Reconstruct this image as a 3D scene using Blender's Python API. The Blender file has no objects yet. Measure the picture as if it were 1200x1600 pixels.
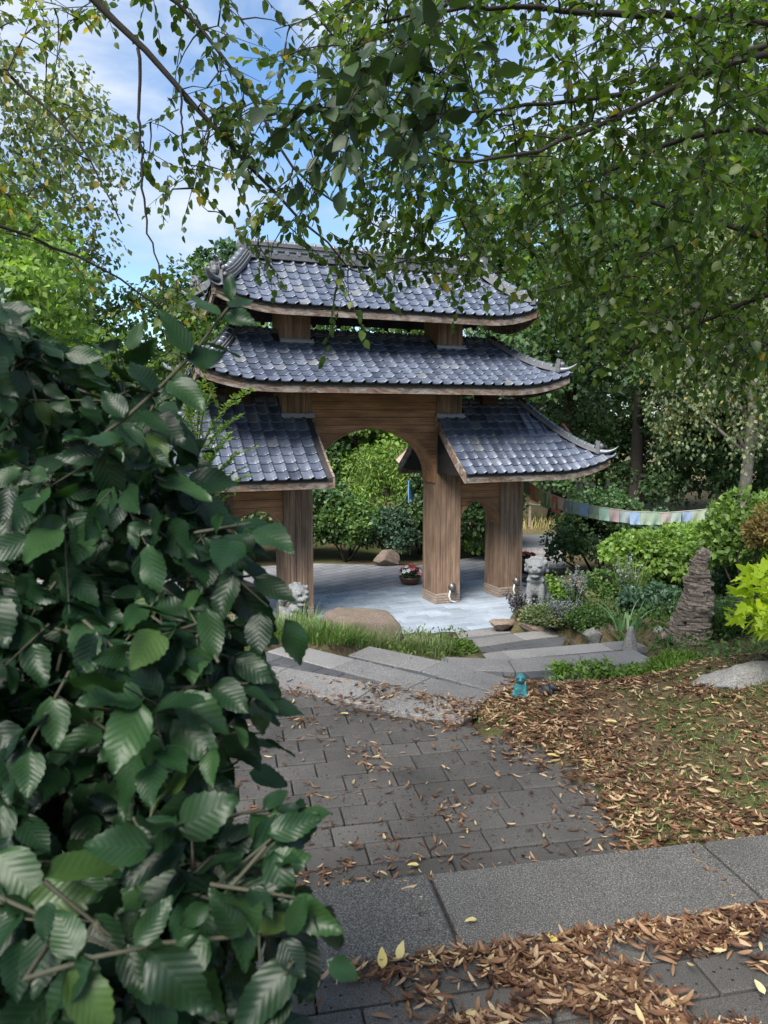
import bpy, bmesh, math, random
import numpy as np
from mathutils import Vector, Matrix
R = math.radians
rng = np.random.default_rng(7)
random.seed(7)
scene = bpy.context.scene
C = scene.collection

# ------------------------------------------------------------------ camera, sky, sun, exposure
K = 0.9                                   # metres per fitted unit
CAM_Z = 3.0096 * K
PITCH = 0.12053
F = 1200.0                                # focal length in pixels of the 1200x1600 photograph
cam_d = bpy.data.cameras.new('camera')
cam = bpy.data.objects.new('camera', cam_d)
C.objects.link(cam)
cam.location = (0, 0, CAM_Z)
cam.rotation_euler = (math.pi / 2 - PITCH, 0, 0)
cam_d.sensor_fit = 'VERTICAL'
cam_d.sensor_height = 36.0
cam_d.sensor_width = 27.0
cam_d.lens = 36.0 * F / 1600.0
cam_d.clip_start = 0.05
cam_d.clip_end = 2000
cam_d.dof.use_dof = True
cam_d.dof.focus_distance = 9.0
cam_d.dof.aperture_fstop = 9.0
scene.camera = cam

SUN_EL, SUN_AZ = R(50), R(-152)            # azimuth from +Y towards +X
world = bpy.data.worlds.new('World')
scene.world = world
world.use_nodes = True
nt = world.node_tree
nt.nodes.clear()
N = nt.nodes.new
wout = N('ShaderNodeOutputWorld')
bg = N('ShaderNodeBackground')
bg.inputs['Strength'].default_value = 0.115
sky = N('ShaderNodeTexSky')
sky.sky_type = 'NISHITA'
sky.sun_disc = False
sky.sun_elevation = SUN_EL
sky.sun_rotation = SUN_AZ
sky.air_density = 1.0
sky.dust_density = 0.6
sky.ozone_density = 3.0
tc = N('ShaderNodeTexCoord')
mp = N('ShaderNodeMapping')
mp.inputs['Scale'].default_value = (1.0, 1.0, 2.0)
mp.inputs['Location'].default_value = (0.35, 0.1, 0.0)
nz = N('ShaderNodeTexNoise')
nz.inputs['Scale'].default_value = 2.6
nz.inputs['Detail'].default_value = 7
nz.inputs['Roughness'].default_value = 0.55
nz.inputs['Distortion'].default_value = 0.4
rp = N('ShaderNodeValToRGB')
rp.color_ramp.elements[0].position = 0.40
rp.color_ramp.elements[0].color = (0.0, 0.0, 0.0, 1)
rp.color_ramp.elements[1].position = 0.60
rp.color_ramp.elements[1].color = (.9, .9, .9, 1)
cl = N('ShaderNodeMixRGB')
rp2 = N('ShaderNodeValToRGB')                     # grey-blue cloud body to white cloud top
rp2.color_ramp.elements[0].position = 0.42
rp2.color_ramp.elements[0].color = (0.42, 0.56, 0.78, 1)
rp2.color_ramp.elements[1].position = 0.68
rp2.color_ramp.elements[1].color = (1.0, 1.0, 1.0, 1)
clm = N('ShaderNodeMixRGB'); clm.blend_type = 'MULTIPLY'; clm.inputs['Fac'].default_value = 1
clm.inputs['Color2'].default_value = (2.6, 2.75, 2.95, 1)
hs = N('ShaderNodeHueSaturation'); hs.inputs['Saturation'].default_value = 1.12; hs.inputs['Value'].default_value = 0.62
nt.links.new(nz.outputs['Fac'], rp2.inputs['Fac'])
nt.links.new(rp2.outputs['Color'], clm.inputs['Color1'])
nt.links.new(clm.outputs['Color'], cl.inputs['Color2'])
nt.links.new(sky.outputs['Color'], hs.inputs['Color'])
nt.links.new(tc.outputs['Generated'], mp.inputs['Vector'])
nt.links.new(mp.outputs['Vector'], nz.inputs['Vector'])
nt.links.new(nz.outputs['Fac'], rp.inputs['Fac'])
nt.links.new(rp.outputs['Color'], cl.inputs['Fac'])
nt.links.new(hs.outputs['Color'], cl.inputs['Color1'])
nt.links.new(cl.outputs['Color'], bg.inputs['Color'])
nt.links.new(bg.outputs['Background'], wout.inputs['Surface'])

sun_d = bpy.data.lights.new('sun', 'SUN')
sun_d.energy = 3.5
sun_d.angle = R(35)
sun_d.color = (1.0, 0.95, 0.87)
sun = bpy.data.objects.new('sun', sun_d)
C.objects.link(sun)
sd = Vector((math.sin(SUN_AZ) * math.cos(SUN_EL), math.cos(SUN_AZ) * math.cos(SUN_EL), math.sin(SUN_EL)))
sun.rotation_euler = sd.to_track_quat('Z', 'Y').to_euler()
sun.location = (-8, 6, 12)
scene.view_settings.view_transform = 'Standard'
scene.view_settings.look = 'None'
scene.view_settings.exposure = 1.75
scene.view_settings.gamma = 1.0
scene.view_settings.use_curve_mapping = False
scene.cycles.max_bounces = 7
scene.cycles.diffuse_bounces = 3
scene.cycles.transmission_bounces = 4
scene.cycles.transparent_max_bounces = 4
scene.cycles.use_adaptive_sampling = True

# ------------------------------------------------------------------ pixel helpers (photograph 1200x1600)
cp, sp = math.cos(PITCH), math.sin(PITCH)
def ray(px, py):
    a = (px - 600) / F; b = -(py - 800) / F
    return np.array([a, cp + b * sp, -sp + b * cp])
def at_z(px, py, z):
    d = ray(px, py); t = (z - CAM_Z) / d[2]
    return np.array([d[0] * t, d[1] * t, z])
def at_y(px, py, y):
    d = ray(px, py); t = y / d[1]
    return np.array([d[0] * t, y, CAM_Z + d[2] * t])

# ------------------------------------------------------------------ object helpers
def empty(name, loc=(0, 0, 0), rz=0.0, parent=None):
    o = bpy.data.objects.new(name, None)
    o.empty_display_size = 0.1
    C.objects.link(o)
    o.location = loc
    o.rotation_euler = (0, 0, rz)
    if parent: o.parent = parent
    return o
def tag(o, label=None, cat=None, group=None, kind=None):
    if label: o['label'] = label
    if cat: o['category'] = cat
    if group: o['group'] = group
    if kind: o['kind'] = kind
    return o
def link(name, me, mat=None, parent=None, M=None):
    if mat is not None and not me.materials: me.materials.append(mat)
    o = bpy.data.objects.new(name, me)
    C.objects.link(o)
    if parent: o.parent = parent
    if M is not None: o.matrix_local = M
    return o
def smooth(me, on=True):
    me.polygons.foreach_set('use_smooth', [on] * len(me.polygons))
class MB:
    def __init__(s): s.v = []; s.f = []
    def add(s, vs, fs):
        n = len(s.v); s.v += [tuple(map(float, v)) for v in vs]; s.f += [tuple(i + n for i in f) for f in fs]; return s
    def box(s, c, d, M=None):
        x, y, z = d[0] / 2, d[1] / 2, d[2] / 2
        vs = [Vector((sx * x, sy * y, sz * z)) for sx in (-1, 1) for sy in (-1, 1) for sz in (-1, 1)]
        if M is not None: vs = [M @ v for v in vs]
        vs = [v + Vector(c) for v in vs]
        return s.add(vs, [(0, 1, 3, 2), (4, 6, 7, 5), (0, 4, 5, 1), (2, 3, 7, 6), (0, 2, 6, 4), (1, 5, 7, 3)])
    def prism(s, poly, z0, z1):               # poly in xy, counter-clockwise
        n = len(poly)
        vs = [(x, y, z0) for x, y in poly] + [(x, y, z1) for x, y in poly]
        fs = [tuple(range(n - 1, -1, -1)), tuple(range(n, 2 * n))] + [(i, (i + 1) % n, n + (i + 1) % n, n + i) for i in range(n)]
        return s.add(vs, fs)
    def wall(s, poly, y0, y1):                # poly in xz extruded along y
        n = len(poly)
        vs = [(x, y0, z) for x, z in poly] + [(x, y1, z) for x, z in poly]
        fs = [tuple(range(n)), tuple(range(2 * n - 1, n - 1, -1))] + [(i, n + i, n + (i + 1) % n, (i + 1) % n) for i in range(n)]
        return s.add(vs, fs)
    def tube(s, pts, rad, n=6, cap=True):
        pts = [Vector(p) for p in pts]
        if not hasattr(rad, '__len__'): rad = [rad] * len(pts)
        vs = []; fs = []
        up = Vector((0.13, 0.31, 0.94))
        for i, p in enumerate(pts):
            t = (pts[min(i + 1, len(pts) - 1)] - pts[max(i - 1, 0)])
            t = t.normalized() if t.length > 1e-9 else Vector((0, 0, 1))
            a = t.cross(up)
            if a.length < 0.05: a = t.cross(Vector((1, 0, 0)))
            a.normalize(); b = a.cross(t)
            for k in range(n):
                an = 2 * math.pi * k / n
                vs.append(p + (a * math.cos(an) + b * math.sin(an)) * rad[i])
        for i in range(len(pts) - 1):
            for k in range(n):
                fs.append((i * n + k, i * n + (k + 1) % n, (i + 1) * n + (k + 1) % n, (i + 1) * n + k))
        if cap:
            fs.append(tuple(range(n - 1, -1, -1))); m = (len(pts) - 1) * n
            fs.append(tuple(range(m, m + n)))
        return s.add(vs, fs)
    def lathe(s, prof, n=16, c=(0, 0, 0), M=None):
        vs = []; fs = []
        for r, z in prof:
            for k in range(n):
                an = 2 * math.pi * k / n
                v = Vector((r * math.cos(an), r * math.sin(an), z))
                if M is not None: v = M @ v
                vs.append(v + Vector(c))
        for i in range(len(prof) - 1):
            for k in range(n):
                fs.append((i * n + k, i * n + (k + 1) % n, (i + 1) * n + (k + 1) % n, (i + 1) * n + k))
        return s.add(vs, fs)
    def ball(s, c, r, M=None, nu=12, nv=8):
        r = r if hasattr(r, '__len__') else (r, r, r)
        vs = []; fs = []
        for i in range(nv + 1):
            th = math.pi * i / nv
            for k in range(nu):
                an = 2 * math.pi * k / nu
                v = Vector((r[0] * math.sin(th) * math.cos(an), r[1] * math.sin(th) * math.sin(an), r[2] * math.cos(th)))
                if M is not None: v = M @ v
                vs.append(v + Vector(c))
        for i in range(nv):
            for k in range(nu):
                fs.append((i * nu + k, (i + 1) * nu + k, (i + 1) * nu + (k + 1) % nu, i * nu + (k + 1) % nu))
        return s.add(vs, fs)
    def mesh(s, name, bevel=0.0, seg=1, sm=False, clean=False):
        me = bpy.data.meshes.new(name)
        me.from_pydata(s.v, [], s.f)
        if bevel or clean:
            bm = bmesh.new(); bm.from_mesh(me)
            if clean: bmesh.ops.remove_doubles(bm, verts=bm.verts, dist=1e-5)
            if bevel:
                bmesh.ops.bevel(bm, geom=[e for e in bm.edges if len(e.link_faces) == 2 and e.calc_face_angle(0) > 0.4], offset=bevel, segments=seg, affect='EDGES', clamp_overlap=True)
            bmesh.ops.recalc_face_normals(bm, faces=bm.faces)
            bm.to_mesh(me); bm.free()
        me.update()
        if sm: smooth(me)
        return me
    def build(s, name, mat, parent=None, bevel=0.0, seg=1, sm=False, M=None, clean=False):
        return link(name, s.mesh(name, bevel, seg, sm, clean), mat, parent, M)

def np_mesh(name, V, Fc, sm=False, uv=None):
    """V (n,3), Fc (m,k) all faces with k corners"""
    me = bpy.data.meshes.new(name)
    V = np.asarray(V, np.float32); Fc = np.asarray(Fc, np.int32)
    m, k = Fc.shape
    me.vertices.add(len(V)); me.vertices.foreach_set('co', V.ravel())
    me.loops.add(m * k); me.loops.foreach_set('vertex_index', Fc.ravel())
    me.polygons.add(m)
    me.polygons.foreach_set('loop_start', np.arange(0, m * k, k, dtype=np.int32))
    if uv is not None:
        l = me.uv_layers.new(name='uv')
        l.data.foreach_set('uv', np.asarray(uv, np.float32)[Fc.ravel()].ravel())
    me.update(calc_edges=True)
    if sm: smooth(me)
    return me
def norm(a):
    return a / np.maximum(np.linalg.norm(a, axis=-1, keepdims=True), 1e-9)
def frames(axis, nrm):
    """matrices with columns x = side, y = axis (leaf length), z = normal"""
    y = norm(axis); z = norm(nrm - y * np.sum(nrm * y, -1, keepdims=True)); x = np.cross(y, z)
    return np.stack([x, y, z], -1)
def scatter(tv, tf, pos, M, sc):
    """merge copies of a template: returns V, F"""
    sc = np.asarray(sc)
    if sc.ndim == 1: sc = sc[:, None]
    if sc.shape[1] == 1: sc = np.repeat(sc, 3, 1)
    n = len(pos)
    tvs = tv[None, :, :] * sc[:, None, :]
    V = np.einsum('nij,nkj->nki', M, tvs) + pos[:, None, :]
    Fc = tf[None, :, :] + (np.arange(n) * len(tv))[:, None, None]
    return V.reshape(-1, 3), Fc.reshape(-1, tf.shape[1])

# leaf templates --------------------------------------------------------------
def leaf_small(w=0.30, fold=0.10, curl=0.12):
    v = np.array([(0, 0, 0), (0, .36, 0), (0, .72, -curl * .4), (0, 1, -curl), (-w, .30, fold), (w, .30, fold), (-w * .82, .66, fold * .6 - curl * .3), (w * .82, .66, fold * .6 - curl * .3)], float)
    f = np.array([(0, 1, 4), (4, 1, 6), (1, 2, 6), (6, 2, 3), (0, 5, 1), (1, 5, 7), (1, 7, 2), (2, 7, 3)])
    return v, f
def leaf_quad(w=0.36, fold=0.1):
    v = np.array([(0, 0, 0), (-w, .5, fold), (0, 1, -.05), (w, .5, fold)], float)
    return v, np.array([(0, 3, 2), (0, 2, 1)])
def leaf_big(stn=15, w=0.27, serr=0.05, fold=0.12, curl=0.16, wave=0.03, seed=0):
    r = np.random.default_rng(seed)
    v = []; uv = []; f = []
    ph = r.uniform(0, 6)
    for i in range(stn):
        t = i / (stn - 1)
        hw = w * (math.sin(math.pi * min(1, t ** 0.78)) ** 0.85) * (1 - .12 * t) + (0.0 if i in (0, stn - 1) else .004)
        zc = -curl * t * t + .05 * t
        for j, q in enumerate((-1, -.5, 0, .5, 1)):
            h = hw * q
            yo = t
            if abs(q) == 1 and 0 < i < stn - 1:
                h *= 1 + (serr if i % 2 else -serr); yo = t + (.02 if i % 2 else -.01)
            z = zc + fold * abs(h) / w * .55 - .10 * (h / w) ** 2 * fold + wave * math.sin(ph + t * 9 + q * 2) * abs(q)
            v.append((h, yo + .05 * abs(q) * (1 - t) * .6, z)); uv.append((.5 + .5 * q * hw / w, t))
    for i in range(stn - 1):
        for j in range(4):
            a = i * 5 + j
            f.append((a, a + 1, a + 6, a + 5))
    return np.array(v), np.array(f), np.array(uv)

# ------------------------------------------------------------------ materials
def new_mat(name):
    m = bpy.data.materials.new(name); m.use_nodes = True
    n = m.node_tree; n.nodes.clear()
    out = n.nodes.new('ShaderNodeOutputMaterial'); p = n.nodes.new('ShaderNodeBsdfPrincipled')
    n.links.new(p.outputs[0], out.inputs[0])
    return m, n, p, out
def ramp(n, stops, src, interp='LINEAR'):
    r = n.nodes.new('ShaderNodeValToRGB'); cr = r.color_ramp; cr.interpolation = interp
    while len(cr.elements) < len(stops): cr.elements.new(.5)
    for e, (p, c) in zip(cr.elements, stops):
        e.position = p; e.color = (*c, 1) if len(c) == 3 else c
    n.links.new(src, r.inputs['Fac']); return r.outputs['Color']
def noise(n, scale, detail=4, rough=.55, vec=None, dist=0.0):
    t = n.nodes.new('ShaderNodeTexNoise'); t.inputs['Scale'].default_value = scale; t.inputs['Detail'].default_value = detail
    t.inputs['Roughness'].default_value = rough; t.inputs['Distortion'].default_value = dist
    if vec is not None: n.links.new(vec, t.inputs['Vector'])
    return t.outputs['Fac']
def coords(n, kind='Object', scale=(1, 1, 1), rot=(0, 0, 0)):
    t = n.nodes.new('ShaderNodeTexCoord'); m = n.nodes.new('ShaderNodeMapping')
    m.inputs['Scale'].default_value = scale; m.inputs['Rotation'].default_value = rot
    if kind == 'World':
        g = n.nodes.new('ShaderNodeNewGeometry'); n.links.new(g.outputs['Position'], m.inputs['Vector'])
    else: n.links.new(t.outputs[kind], m.inputs['Vector'])
    return m.outputs['Vector']
def mix(n, a, b, fac, mode='MIX'):
    m = n.nodes.new('ShaderNodeMixRGB'); m.blend_type = mode
    for s, i in ((fac, 'Fac'), (a, 'Color1'), (b, 'Color2')):
        if isinstance(s, (int, float)): m.inputs[i].default_value = s
        elif isinstance(s, tuple): m.inputs[i].default_value = (*s, 1)
        else: n.links.new(s, m.inputs[i])
    return m.outputs['Color']
def bump(n, p, h, strength=.4, dist=.01):
    b = n.nodes.new('ShaderNodeBump'); b.inputs['Strength'].default_value = strength; b.inputs['Distance'].default_value = dist
    n.links.new(h, b.inputs['Height']); n.links.new(b.outputs['Normal'], p.inputs['Normal']); return b
def rnd_value(n):
    g = n.nodes.new('ShaderNodeNewGeometry'); o = n.nodes.new('ShaderNodeObjectInfo')
    a = n.nodes.new('ShaderNodeMath'); a.operation = 'ADD'
    n.links.new(g.outputs['Random Per Island'], a.inputs[0]); n.links.new(o.outputs['Random'], a.inputs[1])
    b = n.nodes.new('ShaderNodeMath'); b.operation = 'FRACT'; n.links.new(a.outputs[0], b.inputs[0])
    return b.outputs[0]
def leaf_mat(name, stops, trans=.35, rough=.45, patch=.5, tcol=None, veins=False, patch_scale=1.2, spec=.4):
    m, n, p, out = new_mat(name)
    v = rnd_value(n)
    c = ramp(n, stops, v)
    nf = noise(n, patch_scale, 3, .5, coords(n, 'World'))
    dk = ramp(n, [(.3, (1 - patch, 1 - patch, 1 - patch)), (.7, (1 + patch * .5, 1 + patch * .5, 1 + patch * .4))], nf)
    c = mix(n, c, dk, 1.0, 'MULTIPLY')
    if veins:
        uv = n.nodes.new('ShaderNodeTexCoord'); sx = n.nodes.new('ShaderNodeSeparateXYZ'); n.links.new(uv.outputs['UV'], sx.inputs[0])
        a = n.nodes.new('ShaderNodeMath'); a.operation = 'SUBTRACT'; a.inputs[1].default_value = .5; n.links.new(sx.outputs['X'], a.inputs[0])
        ab = n.nodes.new('ShaderNodeMath'); ab.operation = 'ABSOLUTE'; n.links.new(a.outputs[0], ab.inputs[0])
        ml = n.nodes.new('ShaderNodeMath'); ml.operation = 'MULTIPLY_ADD'; ml.inputs[1].default_value = -.55
        n.links.new(ab.outputs[0], ml.inputs[0]); n.links.new(sx.outputs['Y'], ml.inputs[2])
        w = n.nodes.new('ShaderNodeMath'); w.operation = 'PINGPONG'; w.inputs[1].default_value = .055; n.links.new(ml.outputs[0], w.inputs[0])
        side = ramp(n, [(0.0, (1, 1, 1)), (.012, (0, 0, 0))], w.outputs[0])
        rib = ramp(n, [(0.0, (1, 1, 1)), (.02, (0, 0, 0))], ab.outputs[0])
        vn = mix(n, side, rib, 1.0, 'LIGHTEN')
        vf = mix(n, (0, 0, 0), vn, .12)
        c = mix(n, c, (.06, .11, .045), vf)
        hgt = ramp(n, [(0, (0, 0, 0)), (.05, (1, 1, 1))], w.outputs[0])
        bump(n, p, hgt, .14, .002)
    n.links.new(c, p.inputs['Base Color'])
    p.inputs['Roughness'].default_value = rough
    p.inputs['Specular IOR Level'].default_value = spec
    t = n.nodes.new('ShaderNodeBsdfTranslucent')
    tc_ = mix(n, c, tcol or (1.6, 1.7, .7), 1.0, 'MULTIPLY')
    n.links.new(tc_, t.inputs['Color'])
    ms = n.nodes.new('ShaderNodeMixShader'); ms.inputs['Fac'].default_value = trans
    n.links.new(p.outputs[0], ms.inputs[1]); n.links.new(t.outputs[0], ms.inputs[2]); n.links.new(ms.outputs[0], out.inputs[0])
    return m

M = {}
def simple(name, col, rough=.7, var=.25, scale=8, bmp=.0, metal=0, spec=.4, detail=5):
    m, n, p, out = new_mat(name)
    nf = noise(n, scale, detail, .6, coords(n, 'Object'))
    c = ramp(n, [(.25, tuple(x * (1 - var) for x in col)), (.75, tuple(min(1, x * (1 + var)) for x in col))], nf)
    n.links.new(c, p.inputs['Base Color']); p.inputs['Roughness'].default_value = rough
    p.inputs['Metallic'].default_value = metal; p.inputs['Specular IOR Level'].default_value = spec
    if bmp: bump(n, p, nf, bmp, .01)
    M[name] = m
    return m
def wood(name, c0, c1, axis, rough=.7, grey=0.0, fine=60, stain=.5):
    """streaky wood, grain along axis ('x' or 'z')"""
    m, n, p, out = new_mat(name)
    sc = {'x': (1.2, fine, fine), 'z': (fine, fine, 1.2)}[axis]
    g = noise(n, 1.0, 6, .65, coords(n, 'Object', sc), .6)
    c = ramp(n, [(.30, c0), (.52, tuple((a + b) / 2 for a, b in zip(c0, c1))), (.72, c1)], g)
    b2 = noise(n, 1.0, 4, .6, coords(n, 'Object', {'x': (2.2, 7, 7), 'z': (7, 7, 1.6)}[axis]))
    st = ramp(n, [(.3, (1 - stain,) * 3), (.7, (1.15,) * 3)], b2)
    c = mix(n, c, st, 1.0, 'MULTIPLY')
    o = n.nodes.new('ShaderNodeObjectInfo')
    hv = ramp(n, [(0, (.86, .85, .84)), (1, (1.1, 1.08, 1.05))], o.outputs['Random'])
    c = mix(n, c, hv, 1.0, 'MULTIPLY')
    if grey:
        b3 = noise(n, 1.0, 5, .7, coords(n, 'Object', {'x': (3.5, 9, 9), 'z': (9, 9, 3.5)}[axis]), 1.0)
        gm = ramp(n, [(.42, (0, 0, 0)), (.62, (grey,) * 3)], b3)
        c = mix(n, c, (.34, .33, .31), gm)
        b4 = noise(n, 1.0, 5, .7, coords(n, 'Object', {'x': (5, 12, 12), 'z': (12, 12, 5)}[axis]), 1.5)
        dm = ramp(n, [(.48, (0, 0, 0)), (.64, (.8,) * 3)], b4)
        c = mix(n, c, (.035, .032, .03), dm)
    n.links.new(c, p.inputs['Base Color']); p.inputs['Roughness'].default_value = rough
    p.inputs['Specular IOR Level'].default_value = .25
    bump(n, p, g, .5, .006)
    M[name] = m
wood('column_wood', (.095, .060, .042), (.34, .235, .165), 'z', .75, 0, 55, .5)
wood('panel_wood', (.18, .088, .044), (.40, .225, .122), 'x', .65, 0, 40, .4)
wood('fascia_wood', (.11, .07, .045), (.25, .175, .13), 'x', .75, .6, 40, .5)
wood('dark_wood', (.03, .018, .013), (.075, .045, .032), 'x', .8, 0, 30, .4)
def tile_mat():
    m, n, p, out = new_mat('roof_tile')
    o = n.nodes.new('ShaderNodeObjectInfo'); g = n.nodes.new('ShaderNodeNewGeometry')
    v = rnd_value(n)
    c = ramp(n, [(0, (.036, .046, .070)), (.5, (.064, .079, .116)), (.9, (.09, .106, .145)), (1, (.11, .12, .13))], v)
    nf = noise(n, 9, 5, .6, coords(n, 'World'))
    dk = ramp(n, [(.3, (.72,) * 3), (.75, (1.2,) * 3)], nf); c = mix(n, c, dk, 1.0, 'MULTIPLY')
    n.links.new(c, p.inputs['Base Color'])
    rr = ramp(n, [(.3, (.26,) * 3), (.75, (.44,) * 3)], nf); n.links.new(rr, p.inputs['Roughness'])
    p.inputs['Specular IOR Level'].default_value = .75
    nf2 = noise(n, 60, 3, .6, coords(n, 'World')); bump(n, p, nf2, .12, .004)
    M['roof_tile'] = m
tile_mat()
simple('tile_cap', (.10, .115, .14), .33, .25, 12, .1, spec=.7)
simple('ridge_stone', (.075, .08, .088), .55, .35, 25, .3)
simple('metal_flash', (.22, .235, .26), .5, .2, 20, .1, .3)
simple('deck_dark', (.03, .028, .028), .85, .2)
def stone_mat(name, c0, c1, c2, sc=14, pit=True, rough=.85, moss=0.0):
    m, n, p, out = new_mat(name)
    v = coords(n, 'World')
    f1 = noise(n, sc * 14, 3, .7, v); f2 = noise(n, sc * .12, 4, .6, v)
    c = ramp(n, [(.30, c0), (.5, c1), (.68, c2)], f1)
    dk = ramp(n, [(.3, (.72,) * 3), (.72, (1.15,) * 3)], f2); c = mix(n, c, dk, 1.0, 'MULTIPLY')
    o = n.nodes.new('ShaderNodeObjectInfo')
    hv = ramp(n, [(0, (.80, .80, .81)), (1, (1.16, 1.15, 1.14))], o.outputs['Random']); c = mix(n, c, hv, 1.0, 'MULTIPLY')
    if pit:
        vo = n.nodes.new('ShaderNodeTexVoronoi'); vo.inputs['Scale'].default_value = sc * 1.6; n.links.new(v, vo.inputs['Vector'])
        pm = ramp(n, [(.10, (.18,) * 3), (.2, (1,) * 3)], vo.outputs['Distance'])
        c = mix(n, c, pm, 1.0, 'MULTIPLY')
    if moss:
        f3 = noise(n, 5, 5, .65, v); mm = ramp(n, [(.5, (0, 0, 0)), (.66, (moss,) * 3)], f3)
        c = mix(n, c, (.075, .085, .03), mm)
    n.links.new(c, p.inputs['Base Color']); p.inputs['Roughness'].default_value = rough; p.inputs['Specular IOR Level'].default_value = .25
    bump(n, p, f1, .6, .004)
    M[name] = m
stone_mat('slab', (.026, .025, .024), (.082, .080, .075), (.26, .25, .232), 13, False)
stone_mat('slab_light', (.10, .098, .094), (.215, .208, .20), (.40, .39, .375), 9, False)
stone_mat('paver', (.036, .034, .032), (.078, .074, .069), (.15, .142, .13), 18, True)
stone_mat('paver_blue', (.19, .23, .285), (.26, .305, .365), (.33, .375, .43), 10, False, .6)
stone_mat('paver_grey', (.065, .067, .072), (.10, .102, .108), (.15, .152, .156), 10, False)
stone_mat('rock_brown', (.10, .075, .058), (.19, .145, .115), (.30, .24, .20), 6, False, .9, .35)
stone_mat('rock_grey', (.13, .125, .115), (.26, .25, .235), (.42, .41, .39), 6, False, .9, .4)
stone_mat('cairn_stone', (.12, .092, .07), (.205, .165, .13), (.30, .25, .205), 3, False, .9)
stone_mat('lion_stone', (.09, .095, .098), (.165, .175, .18), (.27, .28, .285), 5, False, .75)
stone_mat('brick_stone', (.16, .12, .095), (.27, .215, .175), (.38, .32, .27), 6, False, .85)
stone_mat('asphalt', (.09, .095, .105), (.13, .137, .15), (.18, .187, .2), 8, False, .85)
simple('bark', (.030, .025, .021), .9, .45, 18, .8)
simple('bark_grey', (.13, .12, .105), .9, .5, 14, .7)
simple('twig', (.022, .018, .015), .85, .3, 30, .2)
simple('shrub_twig', (.045, .045, .028), .8, .3, 30, .2)
simple('teal', (.022, .13, .145), .55, .3, 30, .15)
simple('black_stone', (.022, .023, .024), .6, .4, 30, .2)
simple('white_plastic', (.62, .62, .60), .45, .06)
simple('lamp_metal', (.10, .10, .10), .4, .2, 20, 0, .6)
simple('bronze', (.10, .055, .042), .35, .3, 14, .1, .4)
simple('soil', (.045, .033, .025), .95, .4, 30, .6)
simple('rope', (.30, .28, .24), .9, .1)
simple('post_wood', (.20, .16, .12), .85, .3, 20)
simple('hut_roof', (.12, .05, .045), .8, .2, 10)
simple('hut_wood', (.36, .30, .25), .8, .2, 10)
simple('hut_red', (.20, .025, .022), .7, .2, 10)
simple('sign_blue', (.10, .25, .5), .5, .05)
simple('sign_pole', (.4, .4, .4), .5, .05, metal=.5)
simple('petal_red', (.50, .015, .03), .5, .25, 30)
simple('petal_pink', (.60, .18, .24), .5, .2, 30)
simple('petal_white', (.75, .73, .70), .5, .1, 30)
def ground_mat():
    m, n, p, out = new_mat('ground')
    v = coords(n, 'World')
    a = noise(n, 1.3, 6, .65, v, .5); b = noise(n, 30, 5, .7, v)
    c = ramp(n, [(.25, (.05, .038, .026)), (.5, (.10, .074, .045)), (.75, (.19, .145, .09))], b)
    g = ramp(n, [(.25, (.028, .042, .014)), (.75, (.09, .115, .035))], b)
    mm = ramp(n, [(.45, (0, 0, 0)), (.58, (.8,) * 3)], a)
    c = mix(n, c, g, mm)
    n.links.new(c, p.inputs['Base Color']); p.inputs['Roughness'].default_value = .95; p.inputs['Specular IOR Level'].default_value = .1
    bump(n, p, b, .7, .02)
    M['ground'] = m
ground_mat()
# foliage palettes
M['lf_canopy'] = leaf_mat('canopy_leaf', [(0, (.030, .062, .018)), (.45, (.052, .10, .024)), (.86, (.085, .14, .03)), (.95, (.18, .19, .03)), (1, (.36, .25, .04))], .45, .42, .25)
M['lf_canopy_r'] = leaf_mat('canopy_leaf_green', [(0, (.030, .066, .014)), (.5, (.072, .135, .022)), (.95, (.14, .21, .034)), (.985, (.14, .17, .03)), (1, (.30, .22, .04))], .55, .42, .5)
M['lf_dark'] = leaf_mat('canopy_leaf_dark', [(0, (.020, .042, .018)), (.6, (.034, .068, .024)), (1, (.055, .095, .03))], .3, .45, .2)
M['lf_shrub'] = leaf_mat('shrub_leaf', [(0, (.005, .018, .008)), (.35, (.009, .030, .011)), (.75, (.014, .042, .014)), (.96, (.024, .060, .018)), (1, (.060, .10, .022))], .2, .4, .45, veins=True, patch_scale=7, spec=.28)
M['lf_oak'] = leaf_mat('oak_leaf', [(0, (.030, .070, .032)), (.5, (.055, .115, .045)), (1, (.10, .165, .055))], .35, .5, .45, patch_scale=.7)
M['lf_mid'] = leaf_mat('mid_leaf', [(0, (.035, .080, .025)), (.5, (.065, .135, .035)), (1, (.125, .20, .05))], .38, .5, .4, patch_scale=.8)
M['lf_bright'] = leaf_mat('bright_leaf', [(0, (.07, .14, .03)), (.5, (.13, .23, .045)), (1, (.22, .32, .07))], .42, .5, .35, patch_scale=1.2)
M['lf_lime'] = leaf_mat('lime_leaf', [(0, (.24, .36, .02)), (.5, (.38, .50, .03)), (1, (.52, .60, .05))], .4, .5, .15)
M['lf_birch'] = leaf_mat('birch_leaf', [(0, (.07, .11, .05)), (.5, (.12, .165, .08)), (.9, (.19, .23, .11)), (1, (.32, .24, .07))], .35, .5, .35, patch_scale=.6)
M['lf_conifer'] = leaf_mat('conifer_leaf', [(0, (.06, .11, .075)), (.5, (.10, .17, .12)), (1, (.17, .25, .18))], .2, .6, .3)
M['lf_yellow'] = leaf_mat('yellowing_leaf', [(0, (.055, .10, .025)), (.6, (.10, .16, .03)), (.85, (.17, .21, .04)), (1, (.38, .26, .05))], .4, .5, .25)
M['lf_bluegreen'] = leaf_mat('bluegreen_leaf', [(0, (.035, .075, .05)), (.5, (.06, .12, .075)), (1, (.10, .17, .105))], .3, .5, .4)
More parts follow.
